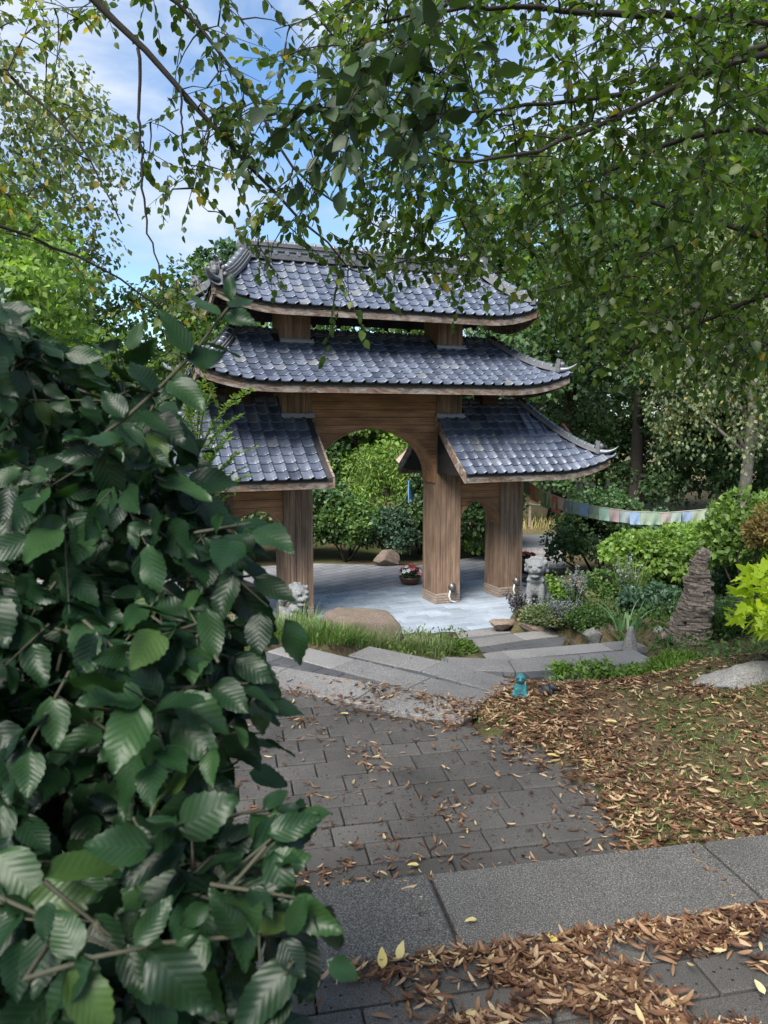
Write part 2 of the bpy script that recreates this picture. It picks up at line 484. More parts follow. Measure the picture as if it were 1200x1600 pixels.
M['lf_grey'] = leaf_mat('grey_leaf', [(0, (.10, .12, .12)), (.5, (.19, .21, .24)), (1, (.30, .31, .38))], .2, .7, .2)
M['lf_rust'] = leaf_mat('rust_leaf', [(0, (.14, .09, .035)), (.5, (.21, .14, .05)), (1, (.27, .24, .07))], .35, .6, .2)
M['lf_purple'] = leaf_mat('purple_leaf', [(0, (.03, .022, .03)), (.5, (.055, .04, .05)), (1, (.09, .075, .08))], .2, .6, .2)
M['grass'] = leaf_mat('grass_blade', [(0, (.06, .12, .03)), (.5, (.12, .21, .045)), (.85, (.20, .29, .08)), (1, (.34, .33, .15))], .4, .55, .3)
M['grass_pale'] = leaf_mat('pale_grass_blade', [(0, (.10, .17, .07)), (.5, (.19, .27, .11)), (1, (.36, .36, .20))], .4, .6, .3)
M['iris'] = leaf_mat('iris_blade', [(0, (.07, .17, .07)), (.5, (.13, .26, .11)), (1, (.24, .38, .18))], .35, .4, .15)
M['dry_grass'] = leaf_mat('dry_grass_blade', [(0, (.20, .19, .08)), (.5, (.32, .28, .13)), (1, (.42, .38, .2))], .3, .6, .3)
M['dead_leaf'] = leaf_mat('dead_leaf', [(0, (.045, .022, .013)), (.3, (.10, .046, .024)), (.55, (.165, .085, .044)), (.75, (.26, .155, .085)), (.92, (.40, .29, .18)), (1, (.48, .38, .20))], .12, .6, .2, (1.3, 1.0, .6), patch_scale=4, spec=.35)
M['pale_leaf'] = leaf_mat('pale_fallen_leaf', [(0, (.48, .43, .27)), (.5, (.58, .48, .20)), (1, (.60, .42, .08))], .15, .55, .1, (1.2, 1.1, .7))

# ================================================================== THE SETTING
def sstep(a, b, x):
    t = np.clip((x - a) / (b - a), 0, 1); return t * t * (3 - 2 * t)
def vnoise(x, y, s=1.0, seed=0.0):
    return (np.sin(x * 1.7 * s + seed) * np.cos(y * 1.3 * s + seed * 2.1) + .5 * np.sin(x * 3.1 * s + y * 2.3 * s + seed) + .3 * np.sin(x * 5.7 * s - y * 6.1 * s + seed * 3)) / 1.8
Z_TOP, Z_LAND = .99, .84
STEPS = [  # (level, nosing polyline left to right, slab depth, paver rows behind)
    ('A', .84, [(-1.75, 6.17), (-.73, 5.63), (.66, 4.91)], .40, 0),
    ('B', .70, [(-.84, 6.74), (.97, 5.35)], .30, 3),
    ('C', .56, [(-.14, 7.12), (.53, 6.65), (1.22, 6.03)], .34, 3),
    ('D', .42, [(.56, 7.24), (1.19, 7.15), (1.90, 7.30), (2.5, 7.46)], .36, 3),
    ('E', .28, [(.93, 7.73), (1.23, 7.87), (2.36, 8.17), (2.75, 8.29)], .27, 2),
    ('F', .14, [(.80, 8.66), (1.55, 9.02), (2.05, 9.20)], .28, 3),
    ('G', .004, [(-.9, 8.90), (.62, 9.45), (1.60, 9.80)], .24, 2)]
GX, GY, GYAW = -.211 * K, 12.116 * K, .40396
gc, gs = math.cos(GYAW), math.sin(GYAW)
def gate_xy(u, v):                     # gate axes (metres) -> ground
    return (GX + u * gc - v * gs, GY + u * gs + v * gc)
def inpoly(x, y, poly):
    x = np.asarray(x); c = np.zeros(x.shape, bool); n = len(poly)
    for i in range(n):
        x0, y0 = poly[i]; x1, y1 = poly[(i + 1) % n]
        cond = ((y0 > y) != (y1 > y)) & (x < (x1 - x0) * (y - y0) / ((y1 - y0) or 1e-9) + x0)
        c ^= cond
    return c
def near_edge(x): return 2.70 + .20 * x          # far edge of the top slab row
LAND_POLY = [(-1.9, 2.2), (1.0, 2.8), (1.08, 3.85), (.52, 4.6), (.64, 4.92), (-.73, 5.63), (-1.75, 6.17)]
def height(x, y):
    x = np.asarray(x, float); y = np.asarray(y, float)
    left = .74 - .46 * sstep(6.0, 8.9, y + .25 * vnoise(x, y, .8))
    ye = 5.15 + .45 * sstep(1.6, 2.8, x)
    right = .87 + .08 * sstep(1.2, 3.2, x) - .42 * sstep(ye, ye + .75, y) - .24 * sstep(ye + .6, 10.2, y)
    w = sstep(-.5, .8, x)
    h = left * (1 - w) + right * w
    h = h + .018 * vnoise(x, y, 2.2, 1.0) * (y > 3)
    far = sstep(10.0 + 1.6 * sstep(2.2, 3.0, x), 11.6 + 2.0 * sstep(2.2, 3.0, x), y)
    h = h * (1 - far) + far * (-.05)
    h = np.where(inpoly(x, y, LAND_POLY), Z_LAND - .07, h)
    for _, z, pl, dep, rows in STEPS:
        a, b = np.array(pl[0]), np.array(pl[-1]); t = (b - a) / np.linalg.norm(b - a); nr = np.array([-t[1], t[0]])
        w2 = dep + .55
        poly = [tuple(a - nr * w2), tuple(b - nr * w2)] + [tuple(np.array(q) + nr * .12) for q in pl[::-1]]
        h = np.where(inpoly(x, y, poly), np.minimum(h, z - .10), h)
    h = np.where(y < near_edge(x) + .03, Z_TOP - .06, h)
    plat = [gate_xy(-3.2, -1.75), gate_xy(3.0, -1.62), gate_xy(3.0, 1.3), gate_xy(-3.2, 1.3)]
    h = np.where(inpoly(x, y, plat), np.minimum(h, -.06), h)
    return h
def make_ground():
    xs = np.concatenate([[-400, -150, -60, -30, -18], np.linspace(-11, 11, 148), [18, 30, 60, 150, 400]])
    ys = np.concatenate([[-300, -80, -25, -8], np.linspace(-3, 16, 150), [20, 26, 40, 80, 200, 600]])
    X, Y = np.meshgrid(xs, ys); Z = height(X, Y)
    V = np.stack([X.ravel(), Y.ravel(), Z.ravel()], 1)
    ny, nx = X.shape
    i = np.arange(ny - 1)[:, None] * nx + np.arange(nx - 1)[None, :]
    Fc = np.stack([i, i + 1, i + nx + 1, i + nx], -1).reshape(-1, 4)
    o = link('ground', np_mesh('ground', V, Fc, True), M['ground']); tag(o, kind='structure')
make_ground()

def block(L, W, T, bev=.006):
    me = MB().box((0, 0, -T / 2), (L, W, T)).mesh('block', bev); return me
def place_block(name, me, mat, parent, x, y, z, a, tilt=.004):
    Mx = Matrix.Translation((x, y, z)) @ Matrix.Rotation(a, 4, 'Z') @ Matrix.Rotation(random.uniform(-tilt, tilt), 4, 'X') @ Matrix.Rotation(random.uniform(-tilt, tilt), 4, 'Y')
    return link(name, me, mat, parent, Mx)

# top terrace: slab row and pavers ------------------------------------------------
ang = math.atan(.20)
terrace = tag(empty('terrace', (0, 2.0, Z_TOP)), kind='structure')
def loc(o, x, y, z): return (x - o.location.x, y - o.location.y, z - o.location.z)
ca, sa = math.cos(ang), math.sin(ang)
slab_me = block(1.135, .43, .22, .012); slab_me.materials.append(M['slab'])
for k in range(-2, 3):
    s = .665 + k * 1.15                        # along the row from joint near (.1,2.73)
    cx, cy = .085 + s * ca + .215 * sa, 2.725 + s * sa - .215 * ca
    place_block('slab', slab_me, None, terrace, *loc(terrace, cx, cy, Z_TOP), ang, .003)
pv_me = block(.2640, .1560, .10, .006); pv_me.materials.append(M['paver'])
for r in range(9):
    for k in range(-8, 10):
        s = k * .27 + (r % 2) * .13; d = .43 + .085 + r * .167
        cx, cy = .085 + s * ca + d * sa, 2.725 + s * sa - d * ca
        if abs(cx) < 2.2: place_block('paver', pv_me, None, terrace, *loc(terrace, cx, cy, Z_TOP - .008 + random.uniform(-.002, .002)), ang)
tb = MB().prism([(-2.4, .2), (2.4, .2), (2.4, 2.66), (-2.4, 2.0)], Z_TOP - .4, Z_TOP - .035)
tbo = tb.build('bedding', M['soil'], terrace); tbo.matrix_local = Matrix.Translation(-Vector(terrace.location))

# landing -----------------------------------------------------------------------
landing = tag(empty('landing', (-.2, 3.8, Z_LAND)), kind='structure')
lb = MB().prism([(-1.95, 2.25), (1.08, 2.85), (1.1, 3.85), (.56, 4.6), (.45, 4.85), (-.8, 5.55), (-1.75, 6.05)], .3, Z_LAND - .035)
o = lb.build('bedding', M['soil'], landing); o.matrix_local = Matrix.Translation(-Vector(landing.location))
A_near = lambda x: 5.63 + (x + .73) * (4.94 - 5.63) / 1.33 - .40 / .888
for r in range(23):
    for k in range(-9, 7):
        s = k * .27 + [0, .135, .06, .20][r % 4]; d = .012 + r * .167 + .083
        cx, cy = .085 + s * ca - d * sa, 2.725 + s * sa + d * ca
        if cx < -1.75 or cx > 1.15 + .1 * vnoise(np.array(cx * 3), np.array(cy * 3)) - max(0, cy - 3.8) * .7: continue
        if cy > A_near(cx) - .02: continue
        place_block('paver', pv_me, None, landing, *loc(landing, cx, cy, Z_LAND + random.uniform(-.003, .003) - (.004 if cy > A_near(cx) - .12 else 0)), ang)

# stairs ------------------------------------------------------------------------
stairs = tag(empty('stairs', (.8, 7.0, 0)), kind='structure')
SPAV = [block(.26, .155, .09, .006), block(.22, .155, .09, .006)]
for q in SPAV: q.materials.append(M['paver_grey'])
def seg_len(pl): return [math.dist(pl[i], pl[i + 1]) for i in range(len(pl) - 1)]
TREADS = []
for nm, z, pl, dep, rows in STEPS:
    mat = M['slab_light']
    pts = [np.array(q) for q in pl]
    # body below the tread
    a, b = pts[0], pts[-1]; t = (b - a) / np.linalg.norm(b - a); nr = np.array([-t[1], t[0]])
    back = dep + rows * .165 + .12
    poly = [tuple(a - nr * back), tuple(b - nr * back)] + [tuple(q - nr * .02) for q in pts[::-1]]
    TREADS.append((z, poly))
    o = MB().prism(poly, -.3, z - .05).build('tread_body', M['soil'], stairs); o.matrix_local = Matrix.Translation(-Vector(stairs.location))
    # mitred directions per vertex
    dirs = [(pts[i + 1] - pts[i]) / np.linalg.norm(pts[i + 1] - pts[i]) for i in range(len(pts) - 1)]
    nrm_ = [np.array([-d[1], d[0]]) for d in dirs]
    mit = []
    for i in range(len(pts)):
        if i == 0: m_ = nrm_[0]
        elif i == len(pts) - 1: m_ = nrm_[-1]
        else:
            m_ = nrm_[i - 1] + nrm_[i]; m_ = m_ / np.linalg.norm(m_); m_ = m_ / m_.dot(nrm_[i])
        mit.append(m_)
    for i in range(len(pts) - 1):
        L = np.linalg.norm(pts[i + 1] - pts[i]); ncut = max(1, round(L / .85))
        for c in range(ncut):
            f0, f1 = c / ncut, (c + 1) / ncut
            g = .004 / L
            def P(f, off):
                base = pts[i] * (1 - f) + pts[i + 1] * f; mm = mit[i] * (1 - f) + mit[i + 1] * f
                if 0 < f < 1: mm = nrm_[i] if (ncut > 1 and abs(f - round(f * ncut) / ncut) < .02) else mm
                return tuple(base - mm * off - np.array([stairs.location.x, stairs.location.y]))
            f0 += g; f1 -= g
            q = [P(f0, dep), P(f1, dep), P(f1, 0), P(f0, 0)]
            MB().prism(q, z - .135, z + random.uniform(-.002, .002)).build('slab', mat, stairs, .006)
        # paver rows behind the slab
        w = .225 if nm in 'ABCD' else .26
        for r in range(rows):
            n_ = int(L / w)
            for c in range(n_):
                f = (c + .5 + (.5 if (r % 2) else 0)) / n_
                if f > 1.02: continue
                base = pts[i] * (1 - f) + pts[i + 1] * f - nrm_[i] * (dep + .006 + .08 + r * .162)
                me = SPAV[1] if nm in 'ABCD' else SPAV[0]
                place_block('paver', me, None, stairs, *loc(stairs, base[0], base[1], z - .004 + random.uniform(-.003, .002)), math.atan2(dirs[i][1], dirs[i][0]))

# platform under the gate -------------------------------------------------------
platform = tag(empty('platform', (GX, GY, 0), GYAW), kind='structure')
MB().prism([(-3.3, -1.70), (3.1, -1.60), (3.1, 1.02), (-3.3, 1.02)], -.25, -.02).build('bedding', M['soil'], platform)
PB = [block(.345, .148, .06, .006), block(.295, .148, .06, .006)]
for q in PB: q.materials.append(M['paver_blue'])
for r in range(17):
    v = -1.62 + r * .158; u = -2.35 + [0, .17, .08, .25][r % 4]; k = 0
    while u < 2.75:
        me = PB[1] if (k * 7 + r * 3) % 5 == 0 else PB[0]; L = .345 if me is PB[0] else .295
        link('paver', me, None, platform, Matrix.Translation((u + L / 2, v + .075, random.uniform(-.0015, .0015))))
        u += L + .010; k += 1

# forecourt, path to the road, road ---------------------------------------------
def sheet(name, pts, z, mat, thick=.12):
    o = MB().prism(pts, z - thick, z).build(name, mat); tag(o, kind='structure'); return o
def paved_mat(name, c0, c1, w, h, rot, mort):
    m, n, p, out = new_mat(name)
    br = n.nodes.new('ShaderNodeTexBrick'); n.links.new(coords(n, 'World', (1, 1, 1), (0, 0, rot)), br.inputs['Vector'])
    br.inputs['Scale'].default_value = 1; br.inputs['Brick Width'].default_value = w; br.inputs['Row Height'].default_value = h
    br.inputs['Mortar Size'].default_value = .012; br.inputs['Color1'].default_value = (*c0, 1); br.inputs['Color2'].default_value = (*c1, 1); br.inputs['Mortar'].default_value = (*mort, 1)
    nf = noise(n, 1.5, 6, .65, coords(n, 'World')); dk = ramp(n, [(.3, (.75,) * 3), (.7, (1.15,) * 3)], nf)
    c = mix(n, br.outputs['Color'], dk, 1.0, 'MULTIPLY'); n.links.new(c, p.inputs['Base Color']); p.inputs['Roughness'].default_value = .8
    M[name] = m
paved_mat('forecourt_pav', (.16, .165, .18), (.215, .22, .235), .40, .20, -.75, (.09, .09, .095))
paved_mat('path_pav', (.20, .195, .19), (.26, .25, .245), .24, .13, .2, (.12, .115, .11))
fc = [gate_xy(-6.5, .98), gate_xy(3.6, .98), (3.1, 14.2), (2.2, 15.3), (1.2, 14.6), (.6, 14.1), (-1.3, 14.35), (-4.0, 13.6), (-7.5, 12.2)]
sheet('forecourt', fc, -.012, M['forecourt_pav'], .06)
sheet('path', [(2.35, 13.6), (3.35, 13.9), (3.9, 16.3), (2.3, 16.3)], -.008, M['path_pav'], .06)
sheet('road', [(1.6, 16.1), (30, 16.9), (30, 19.0), (1.6, 17.9)], -.004, M['asphalt'], .06)

# ================================================================== THE GATE (fitted units, scaled by K)
gate = empty('gate', (GX, GY, 0), GYAW)
gate.scale = (K, K, K)
tag(gate, 'large timber entrance gate with three tiers of blue-grey tiled roofs', 'gate')
W, D = .45, .496
S1, S2 = 2.081, .7545
COLS = [(-S1 / 2 - W / 2, 4.72, 'c'), (S1 / 2 + W / 2, 4.72, 'c'), (-S1 / 2 - W - S2 - W / 2, 2.75, 'o'), (S1 / 2 + W + S2 + W / 2, 2.75, 'o')]
for cx, hh, kind in COLS:
    mb = MB().box((cx, 0, hh / 2 + .08), (W - .03, D - .03, hh - .16))
    nb = 5
    for side in (-1, 1):
        for i in range(nb):                       # upright boards on every face
            bw = W / nb
            mb.box((cx - W / 2 + bw * (i + .5), side * (D / 2 - .009 - random.uniform(0, .003)), hh / 2 + .08), (bw - .006, .018, hh - .16))
            bd = (D - .04) / nb
            mb.box((cx + side * (W / 2 - .009 - random.uniform(0, .003)), -D / 2 + .02 + bd * (i + .5), hh / 2 + .08), (.018, bd - .006, hh - .16))
    mb.build('column', M['column_wood'], gate)
    base = MB().box((cx, 0, .085), (W - .02, D - .02, .17))
    bo = base.build('stone_base', M['brick_stone'], gate)
    z = 0.0
    rr = random.Random(int(cx * 100))
    for course in range(4):
        hgt = .0425
        for side in range(4):
            t = 0.0; ln = W if side < 2 else D - .02
            while t < ln - .005:
                l = min(rr.uniform(.10, .24), ln - t)
                if ln - t - l < .06: l = ln - t
                th = .022 + rr.uniform(0, .006)
                mid = t + l / 2 - ln / 2
                if side == 0: c = (cx + mid, -D / 2 + .004, z + hgt / 2); dim = (l - .006, th, hgt - .006)
                elif side == 1: c = (cx + mid, D / 2 - .004, z + hgt / 2); dim = (l - .006, th, hgt - .006)
                elif side == 2: c = (cx - W / 2 + .004, mid, z + hgt / 2); dim = (th, l - .006, hgt - .006)
                else: c = (cx + W / 2 - .004, mid, z + hgt / 2); dim = (th, l - .006, hgt - .006)
                MB().box(c, dim).build('brick', M['brick_stone'], bo, .004)
                t += l
        z += hgt

def arch_panel(u0, u1, zs, za, zt, vth, board, name):
    """wall of horizontal boards between u0 and u1 with a semi-elliptic opening: springing zs, apex za, top zt"""
    uc, a, b = (u0 + u1) / 2, (u1 - u0) / 2, za - zs
    root = empty(name, (0, 0, 0), 0, gate)
    def arch_u(z):
        q = max(0.0, 1 - ((z - zs) / b) ** 2); return a * math.sqrt(q)
    z = zs
    while z < zt - .01:
        z1 = min(z + board, zt); g = .0035
        lo, hi = z + g, z1 - g
        vj = random.uniform(0, .004)
        if lo >= za:
            polys = [[(u0, lo), (u1, lo), (u1, hi), (u0, hi)]]
        else:
            n = 6
            hi_c = min(hi, za)
            left = [(u0, lo)] + [(uc - arch_u(lo + (hi_c - lo) * k / n), lo + (hi_c - lo) * k / n) for k in range(n + 1)]
            right = [(uc + arch_u(lo + (hi_c - lo) * k / n), lo + (hi_c - lo) * k / n) for k in range(n, -1, -1)] + [(u1, lo)]
            if hi > za: polys = [left + right[1:] + [(u1, hi), (u0, hi)]]
            else: polys = [left + [(u0, hi)], right + [(u1, hi)]]
        for pl in polys:
            if max(p[0] for p in pl) - min(p[0] for p in pl) < .015: continue
            MB().wall(pl, -vth / 2 + vj, vth / 2 - vj).build('board', M['panel_wood'], root)
        z = z1
    # solid core behind the boards
    mbc = MB(); vc = vth / 2 - .02; prev = None
    for k in range(25):
        an = math.pi * k / 24; x_ = uc - a * math.cos(an); z_ = zs + b * math.sin(an) + .004
        if prev: mbc.wall([prev, (x_, z_), (x_, zt - .01), (prev[0], zt - .01)], -vc, vc)
        prev = (x_, z_)
    mbc.build('wall_core', M['dark_wood'], root, clean=True)
    # lining of the opening
    n = 28; th = .022; mb = MB(); vw = vth / 2 + .006
    prof = []
    for k in range(n + 1):
        an = math.pi * k / n
        prof.append((uc + a * math.cos(an), zs + b * math.sin(an), uc + (a - th) * math.cos(an), zs + (b - th) * math.sin(an)))
    prof = [(u1, zs - .10, u1 - th, zs - .10)] + prof + [(u0, zs - .10, u0 + th, zs - .10)]
    vs = []; fs = []
    for o_u, o_z, i_u, i_z in prof:
        vs += [(o_u, -vw, o_z), (i_u, -vw, i_z), (i_u, vw, i_z), (o_u, vw, o_z)]
    for k in range(len(prof) - 1):
        for j in range(4):
            fs.append((k * 4 + j, k * 4 + (j + 1) % 4, (k + 1) * 4 + (j + 1) % 4, (k + 1) * 4 + j))
    fs.append((0, 1, 2, 3)); m_ = (len(prof) - 1) * 4; fs.append((m_ + 3, m_ + 2, m_ + 1, m_))
    mb.add(vs, fs).build('arch_lining', M['panel_wood'], root, clean=True)
    return root
arch_panel(-S1 / 2, S1 / 2, 2.09, 2.885, 3.62, D - .05, .118, 'arch_wall')
for s in (-1, 1):
    a0, a1 = sorted((s * (S1 / 2 + W), s * (S1 / 2 + W + S2)))
    arch_panel(a0, a1, 1.36, 1.68, 2.75, D - .07, .118, 'arch_wall')
# beams between centre columns high up
for z in (4.70,):
    for v in (-.12, .12):
        MB().box((0, v, z), (4.6, .12, .14)).build('beam', M['dark_wood'], gate, .005)

class Roof:
    def __init__(s, name, u0, u1, r0, r1, Dp, zr, ze, up, kk, hip0, hip1, reach):
        s.name, s.u0, s.u1, s.r0, s.r1, s.D, s.zr, s.ze, s.up, s.k, s.h0, s.h1, s.reach = name, u0, u1, r0, r1, Dp, zr, ze, up, kk, hip0, hip1, reach
    def uL(s, t): return s.r0 + (s.u0 - s.r0) * t
    def uR(s, t): return s.r1 + (s.u1 - s.r1) * t
    def lift(s, u, t):
        c = 0.0
        if s.h1: c = max(c, (u - (s.u1 - s.reach)) / s.reach)
        if s.h0: c = max(c, ((s.u0 + s.reach) - u) / s.reach)
        return s.up * max(0, c) ** 2.2 * t ** 1.2
    def prof(s, t): return s.ze + (s.zr - s.ze) * ((1 - t) * s.k + (1 - s.k) * (1 - t) ** 2)
    def front(s, u, t, side=-1): return Vector((u, side * s.D * t, s.prof(t) + s.lift(u, t)))
    def end(s, w, t, right):           # w in -1..1 across the end slope
        u = s.uR(t) if right else s.uL(t)
        return Vector((u, w * s.D * t, s.prof(t) + s.lift(u, t) * w * w))

TW, TE = .172, .168                    # tile width and exposure
def tile_mesh(L=.205):
    xs = [-.089, -.085, -.074, -.060, -.046, -.035, -.018, .020, .060, .092]
    zs = [.000, .022, .032, .032, .022, .008, .001, -.002, .000, .004]
    xs = [x for x in xs]; n = len(xs); v = []; f = []
    for y, zo in ((-L + .04, -.016), (.0, .0), (.012, -.004)):      # local +y runs down the slope; lower end at y=0
        for x, z in zip(xs, zs): v.append((x, y, z + zo + .012))
    for x, z in zip(xs, zs): v.append((x, .012, z - .006))
    for r in range(3):
        for i in range(n - 1): f.append((r * n + i, (r + 1) * n + i, (r + 1) * n + i + 1, r * n + i + 1))
    me = bpy.data.meshes.new('tile'); me.from_pydata(v, [], f); me.update(); smooth(me)
    me.materials.append(M['roof_tile'])
    for p in me.polygons:
        if p.index >= 2 * (n - 1): p.use_smooth = False
    return me
TILE = tile_mesh()
tile_v = np.array([v.co for v in TILE.vertices]); tile_f = np.array([p.vertices[:] for p in TILE.polygons])
def tile_M(p, du, dt):
    y = dt.normalized(); x = (du - y * du.dot(y)).normalized(); z = x.cross(y)
    if z.z < 0: x = -x; z = x.cross(y)
    m = Matrix((x, y, z)).transposed().to_4x4(); m.translation = p; return m
def clip_mesh(me, Mt, planes):
    bm = bmesh.new(); bm.from_mesh(me); Mi = Mt.inverted()
    for co, no in planes:
        c = Mi @ co; nn = (Mi.to_3x3() @ no).normalized()
        bmesh.ops.bisect_plane(bm, geom=bm.verts[:] + bm.edges[:] + bm.faces[:], plane_co=c, plane_no=nn, clear_outer=True)
    if len(bm.faces) == 0: bm.free(); return None
    r = bpy.data.meshes.new('tile'); bm.to_mesh(r); bm.free(); r.materials.append(M['roof_tile']); smooth(r)
    return r
def build_roof(rf, parent, blocked=None):
    root = empty(rf.name, (0, 0, 0), 0, parent)
    e = 1e-3
    # slope table: arc length
    ts = np.linspace(0, 1, 60); pts = np.array([(rf.D * t, rf.prof(t)) for t in ts])
    arc = np.concatenate([[0], np.cumsum(np.hypot(*np.diff(pts, axis=0).T))]); LEN = arc[-1]
    rows = int(LEN / TE)
    t_at = lambda s: float(np.interp(s, arc, ts))
    others = []
    hipn = []
    if rf.h1:
        d = Vector((rf.u1 - rf.r1, -rf.D, 0)).normalized(); hipn.append((Vector((rf.r1, 0, 0)), Vector((-d.y, d.x, 0)) * 1))
    if rf.h0:
        d = Vector((rf.u0 - rf.r0, -rf.D, 0)).normalized(); hipn.append((Vector((rf.r0, 0, 0)), Vector((d.y, -d.x, 0)) * 1))
    for r in range(rows + 1):
        s_low = LEN - r * TE + .03
        if s_low < .08: break
        t = min(t_at(s_low), 1.0); ex = max(0, s_low - LEN)
        uL, uR = rf.uL(t), rf.uR(t)
        n0 = int(math.floor((uL - rf.r0) / TW)) - 1; n1 = int(math.ceil((uR - rf.r0) / TW)) + 1
        for k in range(n0, n1):
            u = rf.r0 + (k + .5) * TW
            if u + TW * .5 < uL - .02 or u - TW * .5 > uR + .02: continue
            if not rf.h0 and u - TW / 2 < rf.u0 - .01: continue
            if not rf.h1 and u + TW / 2 > rf.u1 + .01: continue
            for side in (-1, 1):
                p = rf.front(u, t, side); dt = rf.front(u, t, side) - rf.front(u, t - .02, side); du = rf.front(u + .01, t, side) - rf.front(u - .01, t, side)
                p = p + dt.normalized() * ex
                if blocked and any(b0 - .03 < u < b1 + .03 and abs(p.y) < D / 2 + .02 for b0, b1 in blocked): continue
                Mt = tile_M(p + Vector((0, 0, .012 + random.uniform(-.002, .003))), du, dt) @ Matrix.Rotation(random.uniform(-.022, .022), 4, 'Z') @ Matrix.Rotation(random.uniform(-.02, .02), 4, 'X')
                needclip = (rf.h0 and u - TW * .6 < uL + abs(rf.u0 - rf.r0) / LEN * TE) * (rf.h0) or (rf.h1 and u + TW * .6 > uR - abs(rf.u1 - rf.r1) / LEN * TE)
                if side == -1:
                    if needclip:
                        me = clip_mesh(TILE, Mt, [(c, n) for c, n in hipn])
                        if me: link('tile', me, None, root, Mt)
                    else: link('tile', TILE, None, root, Mt)
                elif uL + .1 < u < uR - .1: others.append(Mt)
        for right, on in ((True, rf.h1), (False, rf.h0)):
            if not on: continue
            wv = rf.D * t; nk = int(wv / TW)
            for k in range(-nk, nk):
                v = (k + .5) * TW; w = v / wv
                p = rf.end(w, t, right); dt = p - rf.end(w, t - .02, right); du = rf.end(w + .02, t, right) - rf.end(w - .02, t, right)
                others.append(tile_M(p + dt.normalized() * ex + Vector((0, 0, .012)), du, dt))
    if others:
        A = np.array([np.array(m) for m in others])
        V, Fc = scatter(tile_v, tile_f, A[:, :3, 3], A[:, :3, :3], np.ones(len(A)))
        o = link('tile_field', np_mesh('tile_field', V, Fc, True), M['roof_tile'], root); tag(o, kind='stuff')
    # deck (two skins)
    def ring(t, off):
        us = np.linspace(rf.uL(t), rf.uR(t), 33); out = [rf.front(u, t, -1) for u in us]
        if rf.h1: out += [rf.end(w, t, True) for w in np.linspace(-.75, .75, 7)]
        out += [rf.front(u, t, 1) for u in us[::-1]]
        if rf.h0: out += [rf.end(w, t, False) for w in np.linspace(.75, -.75, 7)]
        return [p + Vector((0, 0, -off)) for p in out]
    tt = [.0001, .1, .25, .4, .55, .7, .85, 1.0]
    vs = []; fs = []
    rings = [ring(t, .004) for t in tt] + [ring(t, .055) for t in tt[::-1]]
    n = len(rings[0])
    for rg in rings: vs += rg
    for i in range(len(rings) - 1):
        for j in range(n): fs.append((i * n + j, i * n + (j + 1) % n, (i + 1) * n + (j + 1) % n, (i + 1) * n + j))
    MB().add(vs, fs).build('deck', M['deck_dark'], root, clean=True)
    # fascia boards following the eave
    def board(pa, name='fascia', drop0=.045, h=.105, th=.035, mat='fascia_wood', outv=None):
        vs = []; fs = []
        for i, p in enumerate(pa):
            tng = (pa[min(i + 1, len(pa) - 1)] - pa[max(0, i - 1)]); tng.z = 0; tng.normalize()
            nr = Vector((tng.y, -tng.x, 0))
            for off, dz in ((0, -drop0 + .02), (0, -drop0 - h), (-th, -drop0 - h), (-th, -drop0 + .02)):
                vs.append(p + nr * (off - .012) + Vector((0, 0, dz)))
        for i in range(len(pa) - 1):
            for j in range(4): fs.append((i * 4 + j, i * 4 + (j + 1) % 4, (i + 1) * 4 + (j + 1) % 4, (i + 1) * 4 + j))
        m_ = (len(pa) - 1) * 4; fs += [(3, 2, 1, 0), (m_, m_ + 1, m_ + 2, m_ + 3)]
        return MB().add(vs, fs).build(name, M[mat], root, clean=True)
    cut = rf.u0 + (rf.u1 - rf.u0) * .62
    mkf = lambda a, b, side, n=22: [rf.front(a + (b - a) * i / n, 1.0, side) for i in range(n + 1)]
    board(mkf(rf.u0, cut - .002, -1)); board(mkf(cut + .002, rf.u1, -1))
    if rf.name != 'upper_roof': board(mkf(rf.u1, rf.u0, 1))
    if rf.h1: board([rf.end(w, 1.0, True) for w in np.linspace(-1, 1, 17)])
    if rf.h0: board([rf.end(w, 1.0, False) for w in np.linspace(1, -1, 17)])
    # verge boards at straight ends
    for on, u, sg in ((not rf.h0, rf.u0, -1), (not rf.h1, rf.u1, 1)):
        if not on: continue
        for side in (-1, 1):
            vs = []; fs = []; n = 14
            for i in range(n + 1):
                p = rf.front(u, .02 + .98 * i / n, side)
                for du_, dz in ((0, .012), (0, -.15), (sg * .03, -.15), (sg * .03, .012)): vs.append((p.x + du_ + sg * .002, p.y, p.z + dz))
            for i in range(n):
                for j in range(4): fs.append((i * 4 + j, i * 4 + (j + 1) % 4, (i + 1) * 4 + (j + 1) % 4, (i + 1) * 4 + j))
            fs += [(0, 1, 2, 3), (n * 4 + 3, n * 4 + 2, n * 4 + 1, n * 4)]
            MB().add(vs, fs).build('verge_board', M['fascia_wood'], root, clean=True)
    # rafters under the eaves
    u = rf.u0 + .25
    while u < rf.u1 - .2:
        for side in (-1, 1):
            a, b = rf.front(u, .25, side), rf.front(u, .97, side)
            d = b - a; Mx = d.to_track_quat('Y', 'Z').to_matrix()
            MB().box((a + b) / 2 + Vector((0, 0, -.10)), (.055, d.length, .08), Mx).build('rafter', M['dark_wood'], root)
        u += .42
    return root

